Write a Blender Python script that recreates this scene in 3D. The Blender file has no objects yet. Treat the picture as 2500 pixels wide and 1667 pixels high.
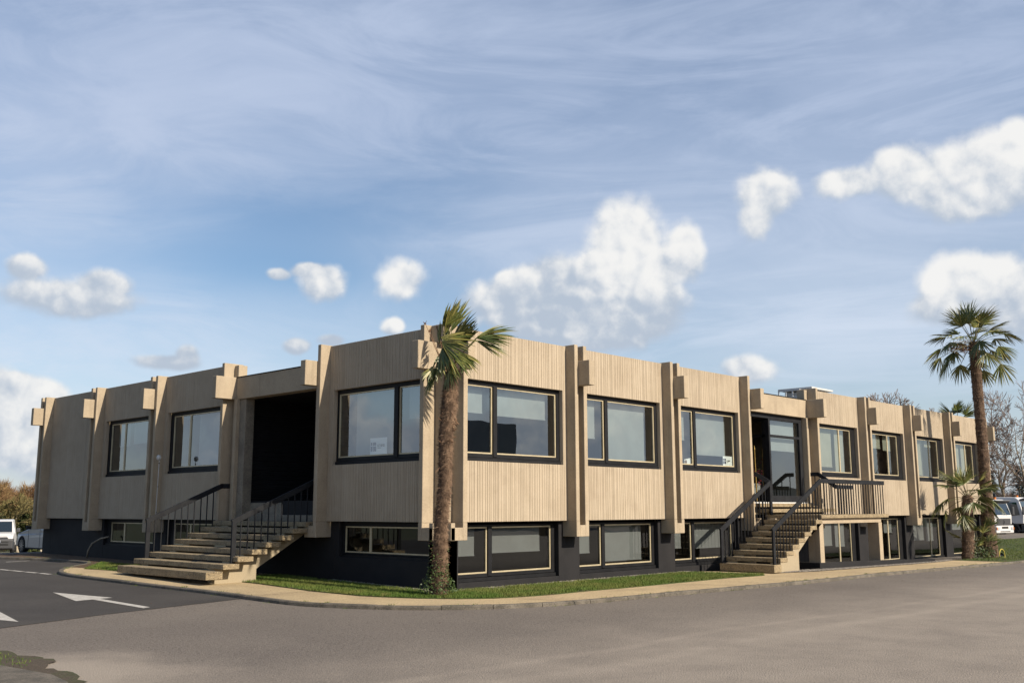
import bpy, bmesh, math, random
from mathutils import Vector, Matrix, noise as mnoise
R = math.radians
PI = math.pi
random.seed(7)
SC = bpy.context.scene
COL = SC.collection

# ------------------------------------------------------------------ camera
FW = Vector((0.71462, 0.67959, 0.16575)); RT = Vector((0.68942, -0.72435, -0.00247)); UP = Vector((-0.11838, -0.11603, 0.98617))
CAM = Vector((-14.4126, -15.7191, 1.983))
FPX = 2430.125
cd = bpy.data.cameras.new('camera'); cam = bpy.data.objects.new('camera', cd); COL.objects.link(cam)
cam.matrix_world = Matrix(((RT.x, UP.x, -FW.x, CAM.x), (RT.y, UP.y, -FW.y, CAM.y), (RT.z, UP.z, -FW.z, CAM.z), (0, 0, 0, 1)))
cd.sensor_width = 36; cd.lens = 36 * FPX / 2500; cd.clip_end = 6000
SC.camera = cam
SC.view_settings.view_transform = 'Standard'; SC.view_settings.look = 'None'
SC.view_settings.exposure = 0.5; SC.view_settings.gamma = 1

# ------------------------------------------------------------------ sun + sky
SUN = Vector((0.12, -1.0, 0.63)).normalized()
sl = bpy.data.lights.new('sun', 'SUN'); sl.energy = 5.0; sl.angle = R(0.55); sl.color = (1.0, 0.88, 0.71)
so = bpy.data.objects.new('sun', sl); COL.objects.link(so)
so.rotation_euler = SUN.to_track_quat('Z', 'Y').to_euler()

W = bpy.data.worlds.new('World'); SC.world = W; W.use_nodes = True
wt = W.node_tree; wt.nodes.clear()
class NX:
    """tiny expression helper for math nodes"""
    def __init__(s, t, sock): s.t = t; s.k = sock
    @staticmethod
    def m(t, op, *a, clamp=False):
        n = t.nodes.new('ShaderNodeMath'); n.operation = op; n.use_clamp = clamp
        for i, v in enumerate(a):
            if isinstance(v, NX): t.links.new(v.k, n.inputs[i])
            else: n.inputs[i].default_value = v
        return NX(t, n.outputs[0])
    def __add__(s, o): return NX.m(s.t, 'ADD', s, o)
    def __sub__(s, o): return NX.m(s.t, 'SUBTRACT', s, o)
    def __rsub__(s, o): return NX.m(s.t, 'SUBTRACT', o, s)
    def __mul__(s, o): return NX.m(s.t, 'MULTIPLY', s, o)
    __rmul__ = __mul__; __radd__ = __add__
    def __truediv__(s, o): return NX.m(s.t, 'DIVIDE', s, o)
    def max(s, o): return NX.m(s.t, 'MAXIMUM', s, o)
    def min(s, o): return NX.m(s.t, 'MINIMUM', s, o)
    def ss(s, a, b):
        n = s.t.nodes.new('ShaderNodeMapRange'); n.interpolation_type = 'SMOOTHSTEP'
        s.t.links.new(s.k, n.inputs[0]); n.inputs[1].default_value = a; n.inputs[2].default_value = b
        return NX(s.t, n.outputs[0])
def tnoise(t, vec, scale, detail=6, rough=.55, dist=0, dim='3D'):
    n = t.nodes.new('ShaderNodeTexNoise'); n.noise_dimensions = dim
    t.links.new(vec, n.inputs['Vector']); n.inputs['Scale'].default_value = scale
    n.inputs['Detail'].default_value = detail; n.inputs['Roughness'].default_value = rough; n.inputs['Distortion'].default_value = dist
    return NX(t, n.outputs['Fac'])
def tmap(t, vec, sc=(1, 1, 1), rot=(0, 0, 0), loc=(0, 0, 0)):
    n = t.nodes.new('ShaderNodeMapping'); t.links.new(vec, n.inputs[0])
    n.inputs['Scale'].default_value = sc; n.inputs['Rotation'].default_value = rot; n.inputs['Location'].default_value = loc
    return n.outputs[0]
def tmix(t, fac, a, b, mode='MIX'):
    n = t.nodes.new('ShaderNodeMix'); n.data_type = 'RGBA'; n.blend_type = mode; n.clamp_factor = True
    for i, v in ((0, fac), (6, a), (7, b)):
        if isinstance(v, NX): t.links.new(v.k, n.inputs[i])
        elif hasattr(v, 'links'): t.links.new(v, n.inputs[i])
        else: n.inputs[i].default_value = v if i == 0 else (*v, 1)
    return n.outputs[2]

def build_sky():
    t = wt
    tc = t.nodes.new('ShaderNodeTexCoord'); gen = tc.outputs['Generated']
    sep = t.nodes.new('ShaderNodeSeparateXYZ'); t.links.new(gen, sep.inputs[0])
    X, Y, Z = [NX(t, sep.outputs[i]) for i in range(3)]
    az = NX.m(t, 'ARCTAN2', Y, X); el = NX.m(t, 'ARCSINE', Z)
    def azel(px, py):
        px *= 1.0629; py *= 1.0629
        d = (FW + RT * ((px - 1250) / FPX) - UP * ((py - 833.5) / FPX)).normalized()
        return math.atan2(d.y, d.x), math.asin(d.z)
    sky = t.nodes.new('ShaderNodeTexSky'); sky.sky_type = 'NISHITA'; sky.sun_disc = False
    sky.sun_elevation = math.asin(SUN.z); sky.sun_rotation = math.atan2(SUN.x, SUN.y)
    sky.altitude = 50; sky.air_density = 1.0; sky.dust_density = 1.3; sky.ozone_density = 2.2
    # everything below is radiance as it reaches the background at strength 0.1
    n_big = tnoise(t, tmap(t, gen, (1, 1, 2.2), loc=(3, 1, 0)), 2.6, 7, .6, .6)
    n_fib = tnoise(t, tmap(t, gen, (2.0, 1.0, 6.5), rot=(.3, -.28, .5), loc=(1, 4, 2)), 2.3, 10, .62, 1.1)
    n_edge = tnoise(t, gen, 21, 10, .60, .15)
    n_edge2 = tnoise(t, gen, 7.5, 5, .5, .1)
    n_in = tnoise(t, tmap(t, gen, (1, 1, 1.3), loc=(5, 5, 5)), 16, 8, .6)
    # thin high veil
    soft = [(200, 120, 760, 330, .62), (900, 60, 700, 170, .42), (1750, 230, 900, 260, .50), (450, 330, 380, 130, .35), (60, 420, 240, 200, .42), (1350, 400, 420, 150, .26),
            (1850, 640, 560, 180, .52), (2200, 250, 400, 300, .35), (1230, 560, 330, 90, .40), (120, 900, 420, 260, .62), (2000, 820, 700, 130, .60), (560, 780, 240, 120, .30),
            (620, 480, 420, 90, -.35), (560, 620, 330, 60, -.26), (1000, 430, 260, 60, -.22), (2000, 885, 200, 20, -.3)]
    veil = None
    for px, py, rx, ry, a in soft:
        A, E = azel(px, py); ra = rx * 1.06 / FPX; re = ry * 1.06 / FPX
        dx = (az - A) * (1 / ra); dy = (el - E) * (1 / re)
        w = NX.m(t, 'EXPONENT', (dx * dx + dy * dy) * -1.0) * a
        veil = w if veil is None else veil + w
    veil = veil + .05
    veil = (veil * (0.40 + n_big.ss(.25, .75) * .55 + n_fib.ss(.38, .78) * 1.05))
    veil = 1.0 - NX.m(t, 'EXPONENT', veil * -1.5)
    hz = el.ss(.26, -.02) * .55
    veil = veil.max(hz)
    # heaped clouds
    bl = [(1430, 530, 95, 75, 1.0), (1430, 620, 115, 95, 1.0), (1275, 640, 105, 60, .74), (1350, 715, 225, 85, .42), (1170, 652, 36, 32, .86), (1355, 765, 75, 42, .72), (1200, 690, 120, 60, .50), (1430, 735, 120, 60, .52),
          (1578, 575, 45, 75, .82), (1490, 660, 60, 90, .86), (1190, 725, 90, 40, .42), (1760, 440, 75, 62, .86), (1735, 505, 45, 50, .84), (1935, 420, 75, 40, .84), (2058, 385, 62, 62, .86),
          (2165, 410, 85, 62, .80), (2290, 385, 105, 85, .80), (2245, 455, 120, 48, .72), (2340, 320, 50, 50, .86), (2190, 640, 75, 62, 1.0), (2300, 655, 90, 66, .80), (2170, 705, 75, 40, .6), (2330, 735, 90, 40, .55),
          (920, 640, 64, 56, .84), (745, 650, 60, 45, .66), (710, 620, 45, 20, .55), (640, 630, 28, 16, .5), (165, 690, 150, 42, .48), (240, 655, 60, 34, .6), (60, 610, 40, 28, .5), (905, 750, 30, 22, .78),
          (1720, 850, 75, 36, .78), (30, 945, 80, 55, .72), (105, 905, 50, 35, .76), (50, 1030, 110, 60, .66), (20, 885, 60, 30, .42), (380, 832, 80, 20, .42), (430, 815, 30, 28, .5), (680, 795, 36, 22, .45), (760, 782, 36, 18, .45),
          (-150, 900, 160, 90, .7), (-300, 700, 200, 100, .8), (2500, 600, 120, 90, .8), (2560, 800, 160, 60, .6), (150, 960, 60, 30, .6)]
    # clouds elsewhere round the horizon (seen reflected in the glazing)
    rs = random.Random(3)
    extra = [(rs.uniform(.25, 4.3), rs.uniform(.06, .5), rs.uniform(.07, .22), rs.uniform(.04, .10), rs.uniform(.35, .85)) for _ in range(12)]
    extra += [(-.15 - a2_, e_, ra_, re_, b_) for a2_, e_, ra_, re_, b_ in ((2.30, .055, .30, .035, .42), (2.52, .10, .14, .05, .5), (2.15, .09, .10, .05, .45), (-.70, .16, .16, .06, .75), (-.95, .13, .14, .05, .6), (-.45, .12, .12, .04, .8), (-.82, .26, .10, .06, .7), (-.55, .22, .12, .05, .55))]
    F = None; BW = None; BS = None
    items = [(*azel(px, py), rx * 1.06 / FPX, ry * 1.06 / FPX, b) for px, py, rx, ry, b in bl]
    for a_, e_, ra, re, b in extra:
        a2 = .75 - .9 - a_  # away from the view
        if a2 < -PI: a2 += 2 * PI
        items.append((a2, e_, ra, re, b))
    for A, E, ra, re, b in items:
        dx = (az - A) * (1 / ra); dy = (el - E) * (1 / re)
        d = dx * dx + dy * dy
        f = NX.m(t, 'EXPONENT', d * -1.0)
        w = f * f
        # flat grey base, bright crown
        bb = (NX.m(t, 'MULTIPLY', dy, .32) + b)
        F = f if F is None else F + f * (1 - F.min(1.0)) if False else (f if F is None else F.max(f) + F.min(f) * .35)
        BW = w if BW is None else BW + w
        BS = w * bb if BS is None else BS + w * bb
    br = BS / (BW + .0001)
    def vor(vec, sc):
        n = t.nodes.new('ShaderNodeTexVoronoi'); n.feature = 'F1'; n.inputs['Scale'].default_value = sc
        t.links.new(vec, n.inputs['Vector']); return NX(t, n.outputs['Distance'])
    def lumps(off):
        # warped cells give the cauliflower outline
        v = tmap(t, gen, loc=tuple(off))
        wn = t.nodes.new('ShaderNodeTexNoise'); wn.inputs['Scale'].default_value = 18; wn.inputs['Detail'].default_value = 4; t.links.new(v, wn.inputs['Vector'])
        ma = t.nodes.new('ShaderNodeVectorMath'); ma.operation = 'MULTIPLY_ADD'; t.links.new(wn.outputs['Color'], ma.inputs[0]); ma.inputs[1].default_value = (.035,) * 3; t.links.new(v, ma.inputs[2])
        w_ = ma.outputs[0]
        return (.5 - vor(w_, 24)) * .85 + (.5 - vor(w_, 58)) * .5 + (tnoise(t, v, 60, 8, .62) - .5) * .75
    L0 = lumps((0, 0, 0)); dl = (RT * .75 + UP * .65) * .011; L1 = lumps(dl)
    dens = (F * 1.55 + L0 * .50 + (n_edge - .5) * .55 + (n_edge2 - .5) * .55)
    cl = dens.ss(.44, 1.12)
    br = br * .90 + (L0 - L1) * .62 + (n_edge2 - .5) * .85 + (n_in - .5) * .45 - (1.0 - dens.ss(.46, 1.3)) * .12
    # colours (radiance before strength)
    veilc = tmix(t, el.ss(.08, .42), (6.7, 7.5, 8.7), (4.9, 5.75, 7.5))
    c_dark = (4.6, 5.3, 6.3); c_lite = (8.8, 8.75, 8.6)
    ccol = tmix(t, br.ss(.25, 1.0), c_dark, c_lite)
    hsv = t.nodes.new('ShaderNodeHueSaturation'); t.links.new(sky.outputs[0], hsv.inputs['Color'])
    hsv.inputs['Saturation'].default_value = SKYSAT; hsv.inputs['Value'].default_value = SKYVAL
    c = tmix(t, veil, hsv.outputs[0], veilc)
    c = tmix(t, cl * .97, c, ccol)
    bg = t.nodes.new('ShaderNodeBackground'); t.links.new(c, bg.inputs[0]); bg.inputs[1].default_value = 0.0735
    out = t.nodes.new('ShaderNodeOutputWorld'); t.links.new(bg.outputs[0], out.inputs[0])
SKYSAT = 1.05; SKYVAL = 1.25
build_sky()
W.cycles.sampling_method = 'MANUAL'; W.cycles.sample_map_resolution = 512

# ------------------------------------------------------------------ materials
def pmat(name, base, base2=None, scale=4, detail=6, rough=.85, metal=0, speck=None, speck_scale=60, speck_amt=.3, streak=None, bump=0, bump_scale=40, spec=.5, pos=True, big=None, contrast=(.35, .65)):
    # the palette below was measured for exposure 0; the scene is exposed half a stop up
    k_ = .72
    base = tuple(v * k_ for v in base); base2 = tuple(v * k_ for v in base2) if base2 else None; speck = tuple(v * k_ for v in speck) if speck else None
    if streak: streak = (tuple(v * k_ for v in streak[0]), *streak[1:])
    if big: big = (tuple(v * k_ for v in big[0]), *big[1:])
    m = bpy.data.materials.new(name); m.use_nodes = True; t = m.node_tree
    b = t.nodes['Principled BSDF']; b.inputs['Roughness'].default_value = rough; b.inputs['Metallic'].default_value = metal
    b.inputs['Specular IOR Level'].default_value = spec
    if pos: vec = t.nodes.new('ShaderNodeNewGeometry').outputs['Position']
    else: vec = t.nodes.new('ShaderNodeTexCoord').outputs['Object']
    c = base
    if base2: c = tmix(t, tnoise(t, vec, scale, detail).ss(*contrast), base, base2)
    if streak:
        col, sc, lo, hi, amt = streak
        n = tnoise(t, tmap(t, vec, sc), 1, 5, .6).ss(lo, hi) * amt
        c = tmix(t, n, c, col)
    if big:
        col, sc, lo, hi, amt = big
        c = tmix(t, tnoise(t, vec, sc, 4, .55, .4).ss(lo, hi) * amt, c, col)
    if speck:
        c = tmix(t, tnoise(t, vec, speck_scale, 2, .7).ss(.52, .68) * speck_amt, c, speck)
        c = tmix(t, tnoise(t, tmap(t, vec, loc=(7, 3, 9)), speck_scale * 1.3, 2, .7).ss(.54, .68) * speck_amt * .8, c, tuple(min(1, v * 1.55) for v in base))
    if hasattr(c, 'links'): t.links.new(c, b.inputs['Base Color'])
    else: b.inputs['Base Color'].default_value = (*c, 1)
    if bump:
        bn = t.nodes.new('ShaderNodeBump'); bn.inputs['Strength'].default_value = bump; bn.inputs['Distance'].default_value = .02
        t.links.new(tnoise(t, vec, bump_scale, 4, .6).k, bn.inputs['Height']); t.links.new(bn.outputs[0], b.inputs['Normal'])
    return m
CONC = (.400, .310, .205)
M = {}
M['conc'] = pmat('smooth_concrete', (.50, .408, .290), (.43, .350, .25), 2.2, speck=(.20, .15, .10), speck_scale=55, speck_amt=.45, streak=((.27, .215, .15), (7, 7, .55), .52, .74, .45), bump=.25, bump_scale=70, rough=.9)
M['rib'] = pmat('ribbed_concrete', (.52, .432, .322), (.49, .405, .298), 3, speck=(.26, .20, .14), speck_scale=80, speck_amt=.3, streak=((.36, .285, .20), (34, 34, .35), .52, .76, .22), bump=.2, bump_scale=60, rough=.92, big=((.375, .300, .215), .9, .46, .72, .5))
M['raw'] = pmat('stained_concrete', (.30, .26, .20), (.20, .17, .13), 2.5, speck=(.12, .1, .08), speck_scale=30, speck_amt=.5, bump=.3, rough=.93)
M['aggr'] = pmat('exposed_aggregate', (.42, .33, .20), (.30, .235, .145), 6, speck=(.10, .075, .05), speck_scale=30, speck_amt=1.0, bump=1.0, bump_scale=70, rough=.95)
M['rust'] = pmat('rust_stained_concrete', (.42, .35, .24), (.42, .25, .09), 3.2, speck=(.2, .15, .1), speck_scale=50, speck_amt=.3, bump=.3, rough=.92, contrast=(.55, .72))
M['black'] = pmat('black_paint', (.0085, .0085, .010), (.013, .013, .015), 3, rough=.75, bump=.1, spec=.3)
M['plinth'] = pmat('plinth_paint', (.0155, .0150, .0170), (.021, .020, .022), 2, rough=.8, bump=.2, spec=.3, streak=((.03, .028, .028), (6, 6, .5), .55, .8, .4))
M['metal'] = pmat('painted_steel', (.017, .018, .022), (.024, .026, .030), 5, rough=.75, streak=((.04, .042, .048), (3, 3, 3), .6, .8, .25), spec=.15)
M['casing'] = pmat('window_casing_paint', (.007, .0073, .009), (.012, .0125, .015), 4, rough=.6, spec=.25)
M['gold'] = pmat('bronze_aluminium', (.70, .60, .40), (.60, .51, .34), 4, rough=.4, metal=.25)
M['blind'] = pmat('roller_blind_fabric', (.44, .48, .49), (.40, .43, .44), 2, rough=.9)
M['blind2'] = pmat('beige_blind_fabric', (.50, .50, .42), (.44, .44, .37), 2, rough=.9)
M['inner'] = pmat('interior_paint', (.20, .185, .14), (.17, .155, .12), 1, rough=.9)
M['floor_in'] = pmat('interior_floor', (.05, .045, .04), rough=.6)
M['white'] = pmat('white_panel', (.72, .73, .72), (.66, .67, .67), 3, rough=.6)
M['roofm'] = pmat('roof_membrane', (.12, .12, .12), (.09, .09, .09), 1, rough=.9)
M['asphalt'] = pmat('worn_asphalt', (.215, .187, .162), (.178, .155, .136), .35, speck=(.075, .065, .055), speck_scale=26, speck_amt=.85, bump=.8, bump_scale=45, rough=.9, big=((.26, .228, .195), .16, .42, .68, .45), spec=.3, contrast=(.3, .7))
M['asphalt2'] = pmat('new_asphalt', (.058, .053, .050), (.074, .068, .064), .6, speck=(.03, .028, .026), speck_scale=28, speck_amt=.6, bump=.6, bump_scale=50, rough=.88, spec=.3, big=((.105, .095, .085), .3, .5, .75, .5))
M['paint'] = pmat('road_marking_paint', (.62, .60, .56), (.48, .46, .42), 9, rough=.8, speck=(.2, .19, .18), speck_scale=35, speck_amt=.5)
M['walk'] = pmat('sandy_pavement', (.58, .45, .26), (.49, .375, .22), 1.3, speck=(.26, .19, .11), speck_scale=26, speck_amt=.7, bump=.6, bump_scale=40, rough=.95, big=((.31, .24, .15), .5, .5, .72, .5))
M['kerb'] = pmat('kerb_stone', (.185, .160, .128), (.10, .088, .070), 3.5, speck=(.05, .048, .04), speck_scale=40, speck_amt=.7, bump=.6, bump_scale=50, rough=.92, big=((.30, .27, .22), 2.1, .55, .75, .5))
M['earth'] = pmat('lawn_soil', (.050, .075, .014), (.075, .060, .025), 2.2, bump=.5, rough=1, contrast=(.45, .7))
M['mulch'] = pmat('brown_mulch', (.115, .065, .030), (.055, .033, .018), 6, speck=(.2, .13, .06), speck_scale=30, speck_amt=.7, bump=1, bump_scale=30, rough=1)
M['dusty'] = pmat('dusty_asphalt', (.27, .235, .19), (.22, .19, .155), 1.6, speck=(.12, .1, .08), speck_scale=60, speck_amt=.5, bump=.3, bump_scale=60, rough=.95)
M['soil'] = pmat('damp_soil', (.075, .055, .035), (.055, .060, .018), 2.4, speck=(.16, .12, .08), speck_scale=28, speck_amt=.5, bump=1, bump_scale=24, rough=1, contrast=(.42, .6))
M['field'] = pmat('far_ground', (.10, .10, .05), (.07, .09, .035), .05, rough=1)
M['pebble'] = pmat('pebble_stone', (.34, .31, .27), (.16, .14, .12), 19, rough=.9)
M['grass'] = pmat('grass_blade', (.085, .150, .022), (.150, .180, .040), .9, rough=.75, spec=.25, streak=((.26, .22, .08), (3.5, 3.5, 3.5), .52, .72, .6))
M['palm'] = pmat('palm_leaf', (.085, .125, .028), (.165, .180, .042), 2.2, rough=.42, spec=.6)
M['palm2'] = pmat('palm_leaf_yellow', (.30, .28, .07), (.38, .34, .13), 3, rough=.45)
M['stalk'] = pmat('palm_stalk', (.16, .17, .05), (.12, .08, .04), 3, rough=.6)
M['dry'] = pmat('dry_stalk', (.26, .15, .08), (.14, .07, .04), 6, rough=.9)
M['fibre'] = pmat('palm_fibre', (.150, .092, .058), (.060, .036, .023), 7, rough=.95, streak=((.30, .20, .12), (20, 20, 30), .55, .75, .5))
M['fibre2'] = pmat('palm_fibre_strand', (.30, .195, .125), (.13, .080, .050), 6, rough=.9)
M['bark'] = pmat('pale_bark', (.36, .29, .20), (.20, .155, .10), 3, rough=.9, pos=False)
M['pale'] = pmat('birch_bark', (.62, .54, .42), (.40, .34, .25), 3, rough=.9, pos=False)
M['twig'] = pmat('bare_twigs', (.18, .130, .105), (.24, .175, .14), .4, rough=.95)
M['twig2'] = pmat('russet_twigs', (.23, .105, .05), (.26, .175, .075), .14, rough=.95)
M['twig3'] = pmat('olive_twigs', (.20, .17, .06), (.27, .21, .10), .14, rough=.95)
M['ever'] = pmat('evergreen_leaf', (.045, .062, .014), (.075, .095, .022), .6, rough=.8)
M['dark_ever'] = pmat('far_conifer', (.014, .020, .014), (.022, .030, .02), .3, rough=.9)
M['ivy'] = pmat('ivy_leaf', (.032, .062, .014), (.075, .115, .025), 12, rough=.5)
M['wpaint'] = pmat('white_car_paint', (.78, .78, .78), rough=.25, pos=False)
M['spaint'] = pmat('silver_car_paint', (.42, .43, .47), rough=.28, metal=.55, pos=False)
M['dgrey'] = pmat('grey_plastic', (.06, .062, .068), rough=.55, pos=False)
M['lgrey'] = pmat('grey_cab_plastic', (.13, .135, .145), rough=.5, pos=False)
M['tyre'] = pmat('tyre_rubber', (.012, .012, .012), rough=.85, pos=False)
M['rim'] = pmat('wheel_rim', (.35, .35, .37), rough=.35, metal=.8, pos=False)
M['carglass'] = pmat('vehicle_glass', (.02, .03, .04), rough=.04, spec=1.0, pos=False)
M['lamp'] = pmat('headlight_glass', (.55, .57, .6), rough=.1, spec=1, pos=False)
M['orange'] = pmat('orange_lens', (.8, .22, .02), rough=.3, pos=False)
M['red'] = pmat('red_stripe', (.5, .02, .03), rough=.5, pos=False)
M['green'] = pmat('green_paint', (.02, .16, .07), rough=.5, pos=False)
M['navy'] = pmat('navy_print', (.010, .035, .13), rough=.6)
M['ink'] = pmat('dark_print', (.03, .03, .035), rough=.6)
M['card'] = pmat('sign_card', (1.25, 1.28, 1.30), rough=.6)
M['brass'] = pmat('brass', (.60, .40, .12), rough=.3, metal=.8)
M['petal'] = pmat('pink_petals', (.42, .02, .16), (.5, .08, .03), 14, rough=.7)
M['yellow'] = pmat('yellow_pipe', (.6, .5, .08), rough=.6)
M['ware'] = pmat('dark_cladding', (.05, .055, .06), (.07, .075, .08), .4, rough=.7)
M['ware2'] = pmat('grey_cladding', (.20, .22, .23), (.17, .19, .2), .3, rough=.7)
M['cable'] = pmat('grey_cable', (.22, .21, .19), rough=.6)

def glass_mat(name, ior, tint):
    m = bpy.data.materials.new(name); m.use_nodes = True; t = m.node_tree; t.nodes.clear()
    o = t.nodes.new('ShaderNodeOutputMaterial'); mx = t.nodes.new('ShaderNodeMixShader')
    fr = t.nodes.new('ShaderNodeFresnel'); ge = t.nodes.new('ShaderNodeNewGeometry'); io = NX(t, ge.outputs['Backfacing']) * (1 / ior - ior) + ior
    t.links.new(io.k, fr.inputs[0])
    tr = t.nodes.new('ShaderNodeBsdfTransparent'); tr.inputs[0].default_value = (*tint, 1)
    gl = t.nodes.new('ShaderNodeBsdfGlossy'); gl.inputs['Roughness'].default_value = .0; gl.inputs[0].default_value = (.93, .97, 1, 1)
    bn = t.nodes.new('ShaderNodeBump'); bn.inputs['Strength'].default_value = .035; bn.inputs['Distance'].default_value = .05
    g = t.nodes.new('ShaderNodeNewGeometry'); t.links.new(tnoise(t, g.outputs['Position'], 1.1, 1, .4).k, bn.inputs['Height'])
    t.links.new(bn.outputs[0], gl.inputs['Normal'])
    t.links.new(fr.outputs[0], mx.inputs[0]); t.links.new(tr.outputs[0], mx.inputs[1]); t.links.new(gl.outputs[0], mx.inputs[2]); t.links.new(mx.outputs[0], o.inputs[0])
    return m
M['glass'] = glass_mat('window_glass', 3.0, (.72, .76, .74))
M['glass2'] = glass_mat('dark_window_glass', 1.75, (.55, .56, .55))

# ------------------------------------------------------------------ mesh helpers
class MB:
    def __init__(s): s.v = []; s.f = []; s.mi = []; s.cur = 0
    def vs(s, pts):
        i = len(s.v); s.v += [tuple(p) for p in pts]; return i
    def face(s, *idx): s.f.append(tuple(idx)); s.mi.append(s.cur)
    def poly(s, pts):
        i = s.vs(pts); s.face(*range(i, i + len(pts)))
    def box(s, x0, x1, y0, y1, z0, z1):
        i = s.vs([(x0, y0, z0), (x1, y0, z0), (x1, y1, z0), (x0, y1, z0), (x0, y0, z1), (x1, y0, z1), (x1, y1, z1), (x0, y1, z1)])
        for q in ((3, 2, 1, 0), (4, 5, 6, 7), (0, 1, 5, 4), (1, 2, 6, 5), (2, 3, 7, 6), (3, 0, 4, 7)): s.face(*[i + k for k in q])
    def extr(s, A, B):
        """closed prism between two matching polygons A and B"""
        n = len(A); i = s.vs(A); j = s.vs(B)
        s.face(*range(i + n - 1, i - 1, -1)); s.face(*range(j, j + n))
        for k in range(n): s.face(i + k, i + (k + 1) % n, j + (k + 1) % n, j + k)
    def bar(s, a, b, w, h, up=Vector((0, 0, 1))):
        a = Vector(a); b = Vector(b); d = (b - a).normalized(); x = d.cross(up)
        if x.length < 1e-4: x = Vector((1, 0, 0))
        x.normalize(); y = x.cross(d)
        q = [x * (w / 2) + y * (h / 2), x * (-w / 2) + y * (h / 2), x * (-w / 2) - y * (h / 2), x * (w / 2) - y * (h / 2)]
        s.extr([a + p for p in q], [b + p for p in q])
    def tube(s, path, rad, n=8, cap=True):
        P = [Vector(p) for p in path]; rings = []
        if not hasattr(rad, '__len__'): rad = [rad] * len(P)
        px = None
        for k, p in enumerate(P):
            d = (P[min(k + 1, len(P) - 1)] - P[max(k - 1, 0)])
            if d.length < 1e-9: d = Vector((0, 0, 1))
            d.normalize()
            if px is None: px = d.orthogonal().normalized()
            else: px = (px - d * px.dot(d)).normalized()
            y = d.cross(px)
            rings.append(s.vs([p + (px * math.cos(2 * PI * a / n) + y * math.sin(2 * PI * a / n)) * rad[k] for a in range(n)]))
        for k in range(len(P) - 1):
            a, b = rings[k], rings[k + 1]
            for q in range(n): s.face(a + q, a + (q + 1) % n, b + (q + 1) % n, b + q)
        if cap: s.face(*[rings[0] + q for q in range(n - 1, -1, -1)]); s.face(*[rings[-1] + q for q in range(n)])
    def build(s, name, mat, parent=None, org=(0, 0, 0), smooth=False, bevel=0, recalc=True, seg=1):
        org = ORG.get(parent, Vector(org)) if parent else Vector(org)
        me = bpy.data.meshes.new(name)
        me.from_pydata([(x - org.x, y - org.y, z - org.z) for x, y, z in s.v], [], s.f)
        mats = mat if isinstance(mat, (list, tuple)) else [mat]
        for m in mats: me.materials.append(M[m] if isinstance(m, str) else m)
        if len(mats) > 1: me.polygons.foreach_set('material_index', s.mi)
        if recalc:
            bm = bmesh.new(); bm.from_mesh(me); bmesh.ops.recalc_face_normals(bm, faces=bm.faces); bm.to_mesh(me); bm.free()
        if smooth: me.polygons.foreach_set('use_smooth', [True] * len(me.polygons))
        me.update()
        o = bpy.data.objects.new(name, me); COL.objects.link(o)
        if parent: o.parent = parent
        else: o.location = org
        ORG[o] = org
        if bevel:
            b = o.modifiers.new('bevel', 'BEVEL'); b.width = bevel; b.segments = seg; b.limit_method = 'ANGLE'; b.angle_limit = R(40)
        return o
ORG = {}
def thing(name, loc, label, cat, group=None):
    o = bpy.data.objects.new(name, None); COL.objects.link(o); o.location = loc; o.empty_display_size = .3
    o['label'] = label; o['category'] = cat
    if group: o['group'] = group
    ORG[o] = Vector(loc); return o
def tag(o, label, cat, group=None, kind=None):
    o['label'] = label; o['category'] = cat
    if group: o['group'] = group
    if kind: o['kind'] = kind
    return o
def struct(o): o['kind'] = 'structure'; return o

# ------------------------------------------------------------------ terrain
def G(x, y):
    z = .225
    if x > 11: z -= .0125 * (min(x, 40) - 11) + .002 * max(0, min(x, 120) - 40)
    if y > 0: z += .018 * min(y, 10) + .006 * (min(max(y, 10), 20) - 10)
    if y > 20:
        z -= .02 * (min(y, 26) - 20)
        if y > 26: z -= .053 * (min(y, 38) - 26) + .03 * (min(max(y, 38), 90) - 38)
    return z
def sheet(name, mat, x0, x1, y0, y1, n, dz):
    mb = MB(); nx, ny = n
    for j in range(ny + 1):
        for i in range(nx + 1):
            x = x0 + (x1 - x0) * i / nx; y = y0 + (y1 - y0) * j / ny
            mb.v.append((x, y, G(x, y) + dz))
    for j in range(ny):
        for i in range(nx):
            a = j * (nx + 1) + i; mb.face(a, a + 1, a + nx + 2, a + nx + 1)
    return mb.build(name, mat, recalc=False)
def inside(p, poly):
    x, y = p; c = False; n = len(poly)
    for i in range(n):
        (x1, y1), (x2, y2) = poly[i], poly[(i + 1) % n]
        if (y1 > y) != (y2 > y) and x < (x2 - x1) * (y - y1) / (y2 - y1) + x1: c = not c
    return c
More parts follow.
